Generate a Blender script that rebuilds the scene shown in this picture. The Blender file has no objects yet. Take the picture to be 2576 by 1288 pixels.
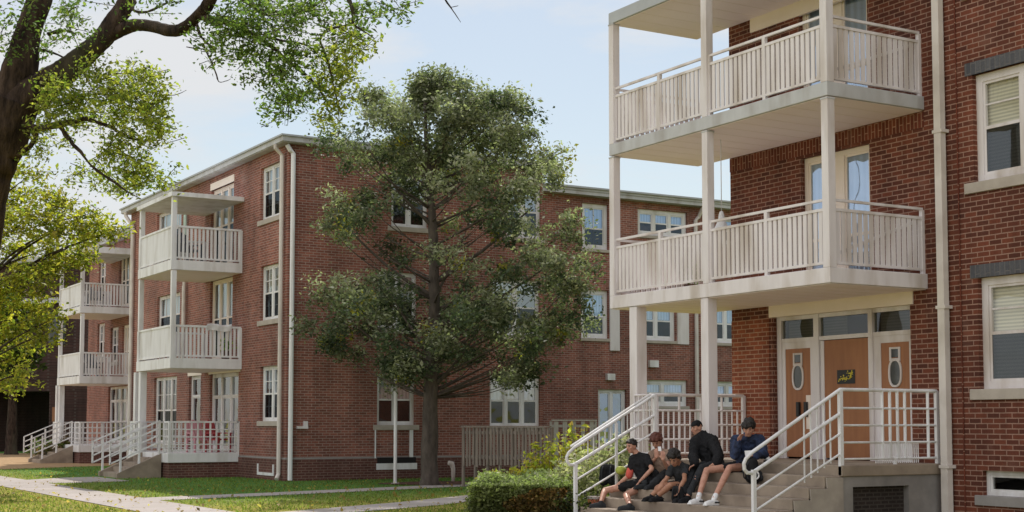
import bpy, bmesh, math, random
import numpy as np
from mathutils import Vector, Matrix, noise
R = random.Random(7)
rng = np.random.default_rng(11)
S = bpy.context.scene
COL = S.collection

# ------------------------------------------------------------------ camera
F_PX, YAW, PITCH, CY, EYE = 3624.36, math.radians(30.534), 0.07, 810.86, 1.6
cd = bpy.data.cameras.new('camera'); cam = bpy.data.objects.new('camera', cd); COL.objects.link(cam)
cd.sensor_width = 36; cd.lens = 36 * F_PX / 2576; cd.clip_end = 3000; cd.clip_start = .1
cd.shift_y = (CY - 644) / 2576
cam.location = (0, 0, EYE); cam.rotation_euler = (math.pi / 2 + PITCH, 0, -YAW)
S.camera = cam
S.render.resolution_x, S.render.resolution_y = 1024, 512
S.view_settings.view_transform = 'Standard'; S.view_settings.look = 'None'; S.view_settings.exposure = 0
S.render.engine = 'CYCLES'
S.cycles.max_bounces = 8; S.cycles.diffuse_bounces = 4; S.cycles.transparent_max_bounces = 12

def ray(x, y):          # survey helper: a measured bearing -> direction from the eye point
    a = (x - 1288) / F_PX; b = (CY - y) / F_PX
    d = math.cos(PITCH) - b * math.sin(PITCH); h = math.sin(PITCH) + b * math.cos(PITCH)
    return (a * math.cos(YAW) + d * math.sin(YAW), -a * math.sin(YAW) + d * math.cos(YAW), h)
def at(x, y, d):        # point at horizontal distance d ahead
    r = ray(x, y); n = r[0] * math.sin(YAW) + r[1] * math.cos(YAW); k = d / n
    return Vector((r[0] * k, r[1] * k, EYE + r[2] * k))
def atX(x, y, X):
    r = ray(x, y); k = X / r[0]; return Vector((X, r[1] * k, EYE + r[2] * k))
def atZ(x, y, z=0):
    r = ray(x, y); k = (z - EYE) / r[2]; return Vector((r[0] * k, r[1] * k, z))

# ------------------------------------------------------------------ materials
def new_mat(name):
    m = bpy.data.materials.new(name); m.use_nodes = True
    nt = m.node_tree; b = nt.nodes['Principled BSDF']
    return m, nt, b
def N(nt, t, **kw):
    n = nt.nodes.new(t)
    for k, v in kw.items():
        if k in n.inputs: n.inputs[k].default_value = v
        else: setattr(n, k, v)
    return n
def c4(c): return (c[0], c[1], c[2], 1)
def pm(name, c1, c2=None, scale=3.0, rough=.6, bump=0.0, spec=.4, metal=0, detail=5, stretch=(1, 1, 1), c3=None, s3=.35):
    m, nt, b = new_mat(name)
    b.inputs['Roughness'].default_value = rough; b.inputs['Specular IOR Level'].default_value = spec; b.inputs['Metallic'].default_value = metal
    if c2 is None: c2 = tuple(x * .82 for x in c1)
    tc = N(nt, 'ShaderNodeTexCoord'); mp = N(nt, 'ShaderNodeMapping'); mp.inputs['Scale'].default_value = stretch
    nt.links.new(tc.outputs['Object'], mp.inputs['Vector'])
    nz = N(nt, 'ShaderNodeTexNoise', Scale=scale, Detail=detail, Roughness=.6); nt.links.new(mp.outputs[0], nz.inputs['Vector'])
    rp = N(nt, 'ShaderNodeValToRGB'); rp.color_ramp.elements[0].position = .33; rp.color_ramp.elements[1].position = .67
    rp.color_ramp.elements[0].color = c4(c2); rp.color_ramp.elements[1].color = c4(c1)
    nt.links.new(nz.outputs['Fac'], rp.inputs[0]); out = rp.outputs[0]
    if c3:
        n3 = N(nt, 'ShaderNodeTexNoise', Scale=s3, Detail=4.0); nt.links.new(mp.outputs[0], n3.inputs['Vector'])
        r3 = N(nt, 'ShaderNodeValToRGB'); r3.color_ramp.elements[0].position = .48; r3.color_ramp.elements[1].position = .7
        nt.links.new(n3.outputs['Fac'], r3.inputs[0])
        mx = N(nt, 'ShaderNodeMixRGB'); nt.links.new(r3.outputs[0], mx.inputs[0]); nt.links.new(out, mx.inputs[1]); mx.inputs[2].default_value = c4(c3)
        out = mx.outputs[0]
    nt.links.new(out, b.inputs['Base Color'])
    if bump:
        bp = N(nt, 'ShaderNodeBump', Strength=bump, Distance=.06 if bump >= .8 else .02); nt.links.new(nz.outputs['Fac'], bp.inputs['Height']); nt.links.new(bp.outputs[0], b.inputs['Normal'])
    return m
def brick_mat(name, ca, cb, cm, w=.235, h=.08, ms=.011, vertical=False, stain=.35):
    m, nt, b = new_mat(name); b.inputs['Roughness'].default_value = .85; b.inputs['Specular IOR Level'].default_value = .25
    tc = N(nt, 'ShaderNodeTexCoord'); sp = N(nt, 'ShaderNodeSeparateXYZ'); nt.links.new(tc.outputs['Object'], sp.inputs[0])
    ad = N(nt, 'ShaderNodeMath', operation='ADD'); nt.links.new(sp.outputs[0], ad.inputs[0]); nt.links.new(sp.outputs[1], ad.inputs[1])
    cb_ = N(nt, 'ShaderNodeCombineXYZ')
    if vertical: nt.links.new(ad.outputs[0], cb_.inputs[1]); nt.links.new(sp.outputs[2], cb_.inputs[0])
    else: nt.links.new(ad.outputs[0], cb_.inputs[0]); nt.links.new(sp.outputs[2], cb_.inputs[1])
    wob = N(nt, 'ShaderNodeTexNoise', Scale=9.0, Detail=2.0); nt.links.new(tc.outputs['Object'], wob.inputs['Vector'])
    wv = N(nt, 'ShaderNodeVectorMath', operation='MULTIPLY_ADD'); nt.links.new(wob.outputs['Color'], wv.inputs[0]); wv.inputs[1].default_value = (.006, .006, 0); nt.links.new(cb_.outputs[0], wv.inputs[2])
    br = N(nt, 'ShaderNodeTexBrick', Scale=1.0); br.offset = .5
    br.inputs['Mortar Size'].default_value = ms; br.inputs['Mortar Smooth'].default_value = .25; br.inputs['Brick Width'].default_value = w; br.inputs['Row Height'].default_value = h; br.inputs['Bias'].default_value = -.05
    br.inputs['Color1'].default_value = c4(ca); br.inputs['Color2'].default_value = c4(cb); br.inputs['Mortar'].default_value = c4(cm)
    nt.links.new(wv.outputs[0], br.inputs['Vector'])
    nz = N(nt, 'ShaderNodeTexNoise', Scale=.55, Detail=6.0, Roughness=.62); nt.links.new(tc.outputs['Object'], nz.inputs['Vector'])
    rp = N(nt, 'ShaderNodeValToRGB'); rp.color_ramp.elements[0].position = .3; rp.color_ramp.elements[1].position = .72
    lo = 1 - stain; rp.color_ramp.elements[0].color = (lo, lo * .98, lo * .96, 1); rp.color_ramp.elements[1].color = (1.08, 1.06, 1.04, 1)
    nt.links.new(nz.outputs['Fac'], rp.inputs[0])
    n2 = N(nt, 'ShaderNodeTexNoise', Scale=38.0, Detail=3.0); nt.links.new(tc.outputs['Object'], n2.inputs['Vector'])
    r2 = N(nt, 'ShaderNodeMapRange'); r2.inputs['To Min'].default_value = .72; r2.inputs['To Max'].default_value = 1.28; nt.links.new(n2.outputs['Fac'], r2.inputs[0])
    mx = N(nt, 'ShaderNodeMixRGB', blend_type='MULTIPLY'); mx.inputs[0].default_value = 1; nt.links.new(br.outputs['Color'], mx.inputs[1]); nt.links.new(rp.outputs[0], mx.inputs[2])
    m2 = N(nt, 'ShaderNodeMixRGB', blend_type='MULTIPLY'); m2.inputs[0].default_value = 1; nt.links.new(mx.outputs[0], m2.inputs[1]); nt.links.new(r2.outputs[0], m2.inputs[2])
    ms_ = N(nt, 'ShaderNodeMapping'); ms_.inputs['Scale'].default_value = (1.3, 1.3, .16); nt.links.new(tc.outputs['Object'], ms_.inputs['Vector'])
    n5 = N(nt, 'ShaderNodeTexNoise', Scale=1.6, Detail=6.0, Roughness=.65); nt.links.new(ms_.outputs[0], n5.inputs['Vector'])
    r5 = N(nt, 'ShaderNodeMapRange'); r5.inputs['From Min'].default_value = .3; r5.inputs['From Max'].default_value = .62; r5.inputs['To Min'].default_value = .62; r5.inputs['To Max'].default_value = 1.08; nt.links.new(n5.outputs['Fac'], r5.inputs[0])
    m6 = N(nt, 'ShaderNodeMixRGB', blend_type='MULTIPLY'); m6.inputs[0].default_value = .8; nt.links.new(m2.outputs[0], m6.inputs[1]); nt.links.new(r5.outputs[0], m6.inputs[2]); m2 = m6
    # efflorescence / faded patches
    n4 = N(nt, 'ShaderNodeTexNoise', Scale=1.7, Detail=5.0); nt.links.new(tc.outputs['Object'], n4.inputs['Vector'])
    r4 = N(nt, 'ShaderNodeMapRange'); r4.inputs['From Min'].default_value = .58; r4.inputs['From Max'].default_value = .85; r4.inputs['To Max'].default_value = .35; nt.links.new(n4.outputs['Fac'], r4.inputs[0])
    m3 = N(nt, 'ShaderNodeMixRGB'); nt.links.new(r4.outputs[0], m3.inputs[0]); nt.links.new(m2.outputs[0], m3.inputs[1]); m3.inputs[2].default_value = c4([x * .9 for x in cm])
    nt.links.new(m3.outputs[0], b.inputs['Base Color'])
    bp = N(nt, 'ShaderNodeBump', Strength=.5, Distance=.012, invert=True); nt.links.new(br.outputs['Fac'], bp.inputs['Height']); nt.links.new(bp.outputs[0], b.inputs['Normal'])
    return m
def leaf_mat(name, trans=.45, rough=.55, gain=1.0, spec=.3):
    m, nt, b = new_mat(name); nt.nodes.remove(b)
    out = nt.nodes['Material Output']
    at_ = N(nt, 'ShaderNodeAttribute', attribute_name='tint')
    d = N(nt, 'ShaderNodeBsdfPrincipled', Roughness=rough); d.inputs['Specular IOR Level'].default_value = spec
    t = N(nt, 'ShaderNodeBsdfTranslucent')
    hs = N(nt, 'ShaderNodeMixRGB', blend_type='MULTIPLY'); hs.inputs[0].default_value = 1; hs.inputs[2].default_value = (1.62 * gain, 2.0 * gain, 1.0 * gain, 1)
    nt.links.new(at_.outputs['Color'], d.inputs['Base Color']); nt.links.new(at_.outputs['Color'], hs.inputs[1]); nt.links.new(hs.outputs[0], t.inputs['Color'])
    mx = N(nt, 'ShaderNodeMixShader'); mx.inputs[0].default_value = trans
    nt.links.new(d.outputs[0], mx.inputs[1]); nt.links.new(t.outputs[0], mx.inputs[2]); nt.links.new(mx.outputs[0], out.inputs['Surface'])
    return m
def glass_mat(name, refl=.3, tint=(.75, .82, .85), rc=(.92, .96, 1)):
    m, nt, b = new_mat(name); nt.nodes.remove(b); out = nt.nodes['Material Output']
    tr = N(nt, 'ShaderNodeBsdfTransparent', Color=c4(tint)); gl = N(nt, 'ShaderNodeBsdfGlossy', Roughness=.03, Color=c4(rc))
    tc = N(nt, 'ShaderNodeTexCoord'); nz = N(nt, 'ShaderNodeTexNoise', Scale=1.6, Detail=1.0); nt.links.new(tc.outputs['Object'], nz.inputs['Vector'])
    bp = N(nt, 'ShaderNodeBump', Strength=.3, Distance=.04); nt.links.new(nz.outputs['Fac'], bp.inputs['Height']); nt.links.new(bp.outputs[0], gl.inputs['Normal'])
    mx = N(nt, 'ShaderNodeMixShader'); mx.inputs[0].default_value = refl
    nt.links.new(tr.outputs[0], mx.inputs[1]); nt.links.new(gl.outputs[0], mx.inputs[2]); nt.links.new(mx.outputs[0], out.inputs['Surface'])
    return m
def blind_mat(name, c, period=.05, axis=2):
    m, nt, b = new_mat(name); b.inputs['Roughness'].default_value = .7
    tc = N(nt, 'ShaderNodeTexCoord'); sp = N(nt, 'ShaderNodeSeparateXYZ'); nt.links.new(tc.outputs['Object'], sp.inputs[0])
    if axis == 2: src = sp.outputs[2]
    else:
        ad = N(nt, 'ShaderNodeMath', operation='ADD'); nt.links.new(sp.outputs[0], ad.inputs[0]); nt.links.new(sp.outputs[1], ad.inputs[1]); src = ad.outputs[0]
    mu = N(nt, 'ShaderNodeMath', operation='MULTIPLY'); nt.links.new(src, mu.inputs[0]); mu.inputs[1].default_value = 2 * math.pi / period
    si = N(nt, 'ShaderNodeMath', operation='SINE'); nt.links.new(mu.outputs[0], si.inputs[0])
    mr = N(nt, 'ShaderNodeMapRange'); mr.inputs['From Min'].default_value = -1; nt.links.new(si.outputs[0], mr.inputs[0])
    mx = N(nt, 'ShaderNodeMixRGB'); nt.links.new(mr.outputs[0], mx.inputs[0]); mx.inputs[1].default_value = c4([x * .62 for x in c]); mx.inputs[2].default_value = c4(c)
    nt.links.new(mx.outputs[0], b.inputs['Base Color'])
    return m
M = {}
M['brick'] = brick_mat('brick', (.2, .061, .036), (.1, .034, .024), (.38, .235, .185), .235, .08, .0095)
M['brick_vert'] = brick_mat('brick_soldier', (.2, .055, .033), (.13, .036, .024), (.38, .22, .16), .26, .08, .0095, True)
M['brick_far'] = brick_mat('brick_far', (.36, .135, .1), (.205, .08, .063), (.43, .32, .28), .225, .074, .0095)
M['brick_plinth'] = brick_mat('brick_plinth', (.17, .07, .058), (.12, .05, .044), (.26, .18, .15), .225, .074, .0105)
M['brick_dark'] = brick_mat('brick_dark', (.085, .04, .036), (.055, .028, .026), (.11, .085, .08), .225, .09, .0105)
M['brick_vent'] = brick_mat('brick_vent', (.045, .034, .03), (.03, .024, .022), (.07, .06, .055), .16, .06, .012)
M['brick_bounce_lit'] = brick_mat('brick_bounce_lit', (.3, .09, .047), (.19, .055, .032), (.42, .26, .19), .235, .08, .0095, False, .2)  # brighter copy of the facade brick, warm bounce light put into its colour
M['lintel'] = brick_mat('blue_brick', (.115, .118, .135), (.085, .088, .105), (.16, .155, .16), .3, .095, .008, True, .2)
M['white'] = pm('white_paint', (.74, .7, .715), (.67, .63, .64), 2.2, .55, .04, stretch=(2.5, 2.5, .55), c3=(.5, .44, .4), s3=1.0)
M['white_cool'] = pm('white_paint_cool', (.8, .8, .82), (.72, .72, .735), 2.2, .5, .04, stretch=(2.5, 2.5, .55), c3=(.56, .54, .52), s3=1.0)
M['fascia'] = pm('grey_white_fascia', (.52, .525, .54), (.45, .455, .465), 1.4, .5, .03, stretch=(2.2, 2.2, .8), c3=(.36, .345, .335), s3=1.1)
M['roof_edge'] = pm('roof_edge_metal', (.42, .44, .46), (.36, .375, .39), 1.4, .45)
M['soffit'] = pm('soffit_board', (.93, .82, .82), (.9, .78, .78), 1.2, .6)
M['beige'] = pm('beige_paint', (.84, .74, .66), (.79, .69, .6), 1.5, .55)
M['concrete'] = pm('concrete', (.42, .37, .32), (.31, .27, .235), 3, .85, .25, c3=(.22, .19, .17), s3=.8)
M['concrete_grey'] = pm('concrete_grey', (.30, .28, .265), (.22, .205, .2), 2.5, .85, .25, c3=(.15, .14, .135), s3=.9)
M['step'] = pm('step_concrete', (.34, .275, .215), (.26, .21, .165), 3.5, .85, .25, c3=(.2, .155, .12), s3=1.4)
M['path'] = pm('path_concrete', (.41, .365, .345), (.35, .31, .29), 2, .85, .2, c3=(.34, .3, .26), s3=.5)
def jointed(m, w, h):
    nt = m.node_tree; b = nt.nodes['Principled BSDF']; src = b.inputs['Base Color'].links[0].from_socket
    tc = N(nt, 'ShaderNodeTexCoord'); br = N(nt, 'ShaderNodeTexBrick', Scale=1.0); br.offset = 0
    br.inputs['Brick Width'].default_value = w; br.inputs['Row Height'].default_value = h; br.inputs['Mortar Size'].default_value = .012
    br.inputs['Color1'].default_value = (1, 1, 1, 1); br.inputs['Color2'].default_value = (.86, .86, .85, 1); br.inputs['Mortar'].default_value = (.3, .3, .28, 1)
    nt.links.new(tc.outputs['Object'], br.inputs['Vector'])
    mx = N(nt, 'ShaderNodeMixRGB', blend_type='MULTIPLY'); mx.inputs[0].default_value = 1; nt.links.new(src, mx.inputs[1]); nt.links.new(br.outputs['Color'], mx.inputs[2]); nt.links.new(mx.outputs[0], b.inputs['Base Color'])
jointed(M['path'], 20, 1.6)
M['sill'] = pm('sill_stone', (.46, .41, .36), (.38, .335, .29), 4, .8, .1)
M['sill_grey'] = pm('sill_grey', (.3, .285, .28), (.25, .235, .23), 4, .8, .1)
M['door'] = pm('door_wood', (.36, .155, .07), (.27, .11, .05), 3.5, .5, .03, stretch=(3, 3, .25))
M['door_mid'] = pm('door_wood_panel', (.345, .148, .062), (.265, .108, .046), 3.2, .5, .02, stretch=(2, 2, .3))
M['black'] = pm('black_paint', (.02, .02, .022), None, 5, .5)
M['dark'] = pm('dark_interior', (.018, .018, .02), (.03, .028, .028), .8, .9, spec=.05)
M['yellow'] = pm('yellow_print', (.6, .5, .05), None, 8, .6)
M['blue_print'] = pm('blue_print', (.06, .1, .3), None, 8, .6)
M['glass'] = glass_mat('window_glass', .32)
M['glass_blue'] = glass_mat('window_glass_blue', .45, (.7, .8, .9), (.62, .78, 1))
M['glass_clear'] = glass_mat('window_glass_clear', .1, (.9, .92, .9))
M['glass_dark'] = glass_mat('window_glass_dark', .07, (.5, .52, .48))
M['screen'] = pm('insect_screen', (.055, .055, .06), (.04, .04, .045), 30, .8)
M['blind'] = blind_mat('cream_blind', (.78, .73, .6), .055)
M['blind_white'] = blind_mat('white_blind', (.8, .8, .8), .12, 0)
M['blind_grey'] = blind_mat('grey_blind', (.17, .16, .15), .05)
M['curtain'] = blind_mat('curtain', (.62, .66, .75), .16, 0)
M['metal_pipe'] = pm('painted_pipe', (.7, .65, .61), (.63, .58, .545), 2, .45, 0, c3=(.5, .45, .41), s3=1.2)
M['pipe_green'] = pm('pipe_green', (.5, .66, .58), None, 2, .45)
M['wood_grey'] = pm('weathered_wood', (.235, .195, .165), (.13, .105, .09), 4, .8, .2, stretch=(6, 6, .5))
M['wood_pale'] = pm('pale_wood', (.42, .41, .4), (.33, .32, .31), 4, .8, .2, stretch=(6, 6, .5))
M['bark'] = pm('bark', (.085, .058, .044), (.014, .01, .009), 13, .95, 1.0, spec=.1, stretch=(1, 1, .28), c3=(.075, .07, .05), s3=1.5)
M['bark_grey'] = pm('bark_grey', (.12, .1, .085), (.06, .05, .044), 8, .95, .8, spec=.1, stretch=(1, 1, .35))
M['leaf'] = leaf_mat('leaf', .55, .55, 1.15)
M['leaf_dense'] = leaf_mat('leaf_dense', .34, .6, .9, .12)
M['mulch'] = pm('mulch', (.16, .09, .065), (.08, .048, .038), 9, .95, .5, spec=.1)
M['dirt'] = pm('dry_dirt', (.4, .27, .15), (.3, .2, .11), 3, .95, .3, spec=.1)
M['asphalt'] = pm('asphalt', (.06, .058, .056), (.045, .044, .043), 5, .9, .2)
M['slate'] = pm('roof_felt', (.09, .09, .095), None, 3, .9)

def lawn_mat():
    m, nt, b = new_mat('lawn'); b.inputs['Roughness'].default_value = .95; b.inputs['Specular IOR Level'].default_value = .08
    tc = N(nt, 'ShaderNodeTexCoord')
    def nz(sc, det, p0, p1, a, c, stretch=None):
        n = N(nt, 'ShaderNodeTexNoise', Scale=sc, Detail=det, Roughness=.65); nt.links.new(tc.outputs['Object'], n.inputs['Vector'])
        r = N(nt, 'ShaderNodeValToRGB'); r.color_ramp.elements[0].position = p0; r.color_ramp.elements[1].position = p1
        r.color_ramp.elements[0].color = c4(a); r.color_ramp.elements[1].color = c4(c); nt.links.new(n.outputs['Fac'], r.inputs[0]); return r, n
    a, _ = nz(.3, 6.0, .35, .68, (.085, .21, .045), (.13, .24, .06))
    f, nf = nz(30, 4.0, .3, .7, (.55, .6, .5), (1.35, 1.3, 1.3))
    mx = N(nt, 'ShaderNodeMixRGB', blend_type='MULTIPLY'); mx.inputs[0].default_value = 1
    nt.links.new(a.outputs[0], mx.inputs[1]); nt.links.new(f.outputs[0], mx.inputs[2])
    sp = N(nt, 'ShaderNodeSeparateXYZ'); nt.links.new(tc.outputs['Object'], sp.inputs[0])
    k1 = N(nt, 'ShaderNodeMapRange', interpolation_type='SMOOTHSTEP'); k1.inputs['From Min'].default_value = 11.5; k1.inputs['From Max'].default_value = 7.5; nt.links.new(sp.outputs[0], k1.inputs[0])
    k2 = N(nt, 'ShaderNodeMapRange', interpolation_type='SMOOTHSTEP'); k2.inputs['From Min'].default_value = 31.5; k2.inputs['From Max'].default_value = 25.5; nt.links.new(sp.outputs[1], k2.inputs[0])
    kk = N(nt, 'ShaderNodeMath', operation='MAXIMUM'); nt.links.new(k1.outputs[0], kk.inputs[0]); nt.links.new(k2.outputs[0], kk.inputs[1])
    y_, _ = nz(.8, 6.0, .35, .68, (.26, .265, .05), (.4, .33, .1))
    my = N(nt, 'ShaderNodeMixRGB'); nt.links.new(kk.outputs[0], my.inputs[0]); nt.links.new(a.outputs[0], my.inputs[1]); nt.links.new(y_.outputs[0], my.inputs[2]); nt.links.new(my.outputs[0], mx.inputs[1])
    d, _ = nz(1.1, 5.0, .62, .8, (0, 0, 0), (.6, .6, .6))
    m2 = N(nt, 'ShaderNodeMixRGB'); nt.links.new(d.outputs[0], m2.inputs[0]); nt.links.new(mx.outputs[0], m2.inputs[1]); m2.inputs[2].default_value = (.3, .25, .1, 1)
    nt.links.new(m2.outputs[0], b.inputs['Base Color'])
    bp = N(nt, 'ShaderNodeBump', Strength=.8, Distance=.05); nt.links.new(nf.outputs['Fac'], bp.inputs['Height']); nt.links.new(bp.outputs[0], b.inputs['Normal'])
    return m
M['lawn'] = lawn_mat()

# ------------------------------------------------------------------ object helpers
def props(o, label=None, cat=None, group=None, kind=None):
    if label: o['label'] = label
    if cat: o['category'] = cat
    if group: o['group'] = group
    if kind: o['kind'] = kind
    return o
def thing(name, loc, label, cat, group=None, kind=None):
    o = bpy.data.objects.new(name, None); COL.objects.link(o); o.location = loc; o.empty_display_size = .3
    return props(o, label, cat, group, kind)
def world_loc(o):
    v = Vector((0, 0, 0))
    while o is not None: v = v + o.location; o = o.parent
    return v
class MB:
    def __init__(s): s.v = []; s.f = []; s.mi = []
    def quad(s, a, b, c, d, mi=0):
        n = len(s.v); s.v += [tuple(a), tuple(b), tuple(c), tuple(d)]; s.f.append((n, n + 1, n + 2, n + 3)); s.mi.append(mi)
    def hexa(s, p, mi=0):
        n = len(s.v); s.v += [tuple(q) for q in p]
        for f in ((0, 3, 2, 1), (4, 5, 6, 7), (0, 1, 5, 4), (1, 2, 6, 5), (2, 3, 7, 6), (3, 0, 4, 7)):
            s.f.append(tuple(n + i for i in f)); s.mi.append(mi)
    def box(s, x0, x1, y0, y1, z0, z1, mi=0):
        s.hexa([(x0, y0, z0), (x1, y0, z0), (x1, y1, z0), (x0, y1, z0), (x0, y0, z1), (x1, y0, z1), (x1, y1, z1), (x0, y1, z1)], mi)
    def bar(s, a, b, w, h, up=(0, 0, 1), mi=0):
        a, b = Vector(a), Vector(b); d = (b - a).normalized(); u = Vector(up)
        if abs(d.dot(u)) > .98: u = Vector((1, 0, 0))
        r = d.cross(u).normalized() * (w / 2); u = r.cross(d).normalized() * (h / 2)
        s.hexa([a - r - u, a + r - u, a + r + u, a - r + u, b - r - u, b + r - u, b + r + u, b - r + u], mi)
    def tube(s, pts, rad, n=8, cap=True, mi=0):
        pts = [Vector(p) for p in pts]
        if not hasattr(rad, '__len__'): rad = [rad] * len(pts)
        base = len(s.v); ref = None
        for i, p in enumerate(pts):
            t = (pts[min(i + 1, len(pts) - 1)] - pts[max(i - 1, 0)])
            t = t.normalized() if t.length > 1e-9 else Vector((0, 0, 1))
            if ref is None: ref = t.orthogonal().normalized()
            ref = (ref - t * ref.dot(t)); ref = ref.normalized() if ref.length > 1e-6 else t.orthogonal().normalized()
            bn = t.cross(ref)
            for k in range(n):
                a = 2 * math.pi * k / n
                s.v.append(tuple(p + (ref * math.cos(a) + bn * math.sin(a)) * rad[i]))
        for i in range(len(pts) - 1):
            for k in range(n):
                a = base + i * n + k; b = base + i * n + (k + 1) % n
                s.f.append((a, b, b + n, a + n)); s.mi.append(mi)
        if cap:
            s.f.append(tuple(base + k for k in range(n))[::-1]); s.mi.append(mi)
            s.f.append(tuple(base + (len(pts) - 1) * n + k for k in range(n))); s.mi.append(mi)
    def capsule(s, a, b, ra, rb, n=10, squash=None):
        a, b = Vector(a), Vector(b); d = b - a
        if d.length < 1e-5: d = Vector((0, 0, 1e-4)); b = a + d
        t = d.normalized(); P = []; Rr = []
        for k in range(5):
            an = math.pi / 2 * (1 - k / 4.0); P.append(a - t * ra * math.sin(an)); Rr.append(max(ra * math.cos(an), 1e-4))
        for k in range(5):
            an = math.pi / 2 * k / 4.0; P.append(b + t * rb * math.sin(an)); Rr.append(max(rb * math.cos(an), 1e-4))
        s.tube(P, Rr, n)
    def ball(s, c, r, axes=None, n=12, m=8):
        c = Vector(c); r = Vector(r) if hasattr(r, '__len__') else Vector((r, r, r))
        ax = axes or (Vector((1, 0, 0)), Vector((0, 1, 0)), Vector((0, 0, 1)))
        base = len(s.v)
        for i in range(1, m):
            th = math.pi * i / m
            for k in range(n):
                ph = 2 * math.pi * k / n
                s.v.append(tuple(c + ax[0] * (r.x * math.sin(th) * math.cos(ph)) + ax[1] * (r.y * math.sin(th) * math.sin(ph)) + ax[2] * (r.z * math.cos(th))))
        tp = len(s.v); s.v.append(tuple(c + ax[2] * r.z)); bt = len(s.v); s.v.append(tuple(c - ax[2] * r.z))
        for i in range(m - 2):
            for k in range(n):
                a = base + i * n + k; b = base + i * n + (k + 1) % n
                s.f.append((a, a + n, b + n, b)); s.mi.append(0)
        for k in range(n):
            s.f.append((tp, base + k, base + (k + 1) % n)); s.mi.append(0)
            q = base + (m - 2) * n; s.f.append((bt, q + (k + 1) % n, q + k)); s.mi.append(0)
    def build(s, name, mat, parent=None, smooth=False, bevel=0, remesh=0, smooth_it=4, recalc=True, wrinkle=0):
        me = bpy.data.meshes.new(name)
        off = world_loc(parent) if parent is not None else Vector((0, 0, 0))
        vs = [(v[0] - off.x, v[1] - off.y, v[2] - off.z) for v in s.v]
        me.from_pydata(vs, [], s.f)
        mats = mat if isinstance(mat, (list, tuple)) else [mat]
        for m_ in mats: me.materials.append(m_)
        if len(mats) > 1: me.polygons.foreach_set('material_index', s.mi)
        if recalc:
            bm = bmesh.new(); bm.from_mesh(me); bmesh.ops.recalc_face_normals(bm, faces=bm.faces); bm.to_mesh(me); bm.free()
        o = bpy.data.objects.new(name, me); COL.objects.link(o)
        if remesh:
            rm = o.modifiers.new('r', 'REMESH'); rm.mode = 'VOXEL'; rm.voxel_size = remesh
            sm = o.modifiers.new('s', 'SMOOTH'); sm.factor = .5; sm.iterations = smooth_it
            dg = bpy.context.evaluated_depsgraph_get(); ev = o.evaluated_get(dg)
            nm = bpy.data.meshes.new_from_object(ev); o.modifiers.clear(); o.data = nm; bpy.data.meshes.remove(me); nm.name = name; me = nm; smooth = True
        if wrinkle:
            me.update(); co = [v.co.copy() for v in me.vertices]; no = [v.normal.copy() for v in me.vertices]
            for v, c_, n_ in zip(me.vertices, co, no):
                q = c_ * 13 + Vector((0, 0, c_.x * 9)); f_ = 1 - abs(noise.noise(q)) * 2.2; v.co = c_ + n_ * (wrinkle * (f_ - .35) + wrinkle * .5 * noise.noise(c_ * 31))
        if smooth: me.polygons.foreach_set('use_smooth', [True] * len(me.polygons))
        if bevel:
            bv = o.modifiers.new('bevel', 'BEVEL'); bv.width = bevel; bv.segments = 2; bv.limit_method = 'ANGLE'
        if parent is not None: o.parent = parent
        return o
class Face:
    """a wall face: u along the wall, w outwards, z up; axis 'X' faces -X, 'Y' faces -Y"""
    def __init__(s, axis, c): s.a = axis; s.c = c
    def p(s, u, w, z): return (s.c - w, u, z) if s.a == 'X' else (u, s.c - w, z)
    def box(s, mb, u0, u1, w0, w1, z0, z1, mi=0):
        mb.hexa([s.p(u0, w0, z0), s.p(u1, w0, z0), s.p(u1, w1, z0), s.p(u0, w1, z0), s.p(u0, w0, z1), s.p(u1, w0, z1), s.p(u1, w1, z1), s.p(u0, w1, z1)], mi)
    def wall(s, mb, u0, u1, z0, z1, holes, depth=.32):
        us = sorted({u0, u1, *[h[0] for h in holes], *[h[1] for h in holes]}); zs = sorted({z0, z1, *[h[2] for h in holes], *[h[3] for h in holes]})
        us = [u for u in us if u0 <= u <= u1]; zs = [z for z in zs if z0 <= z <= z1]
        for i in range(len(us) - 1):
            for j in range(len(zs) - 1):
                cu = (us[i] + us[i + 1]) / 2; cz = (zs[j] + zs[j + 1]) / 2
                if any(h[0] < cu < h[1] and h[2] < cz < h[3] for h in holes): continue
                mb.quad(s.p(us[i], 0, zs[j]), s.p(us[i + 1], 0, zs[j]), s.p(us[i + 1], 0, zs[j + 1]), s.p(us[i], 0, zs[j + 1]))
        for h in holes:
            a, b, c, d = h
            mb.quad(s.p(a, 0, c), s.p(a, 0, d), s.p(a, -depth, d), s.p(a, -depth, c)); mb.quad(s.p(b, 0, c), s.p(b, 0, d), s.p(b, -depth, d), s.p(b, -depth, c))
            mb.quad(s.p(a, 0, c), s.p(b, 0, c), s.p(b, -depth, c), s.p(a, -depth, c)); mb.quad(s.p(a, 0, d), s.p(b, 0, d), s.p(b, -depth, d), s.p(a, -depth, d))

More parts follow.
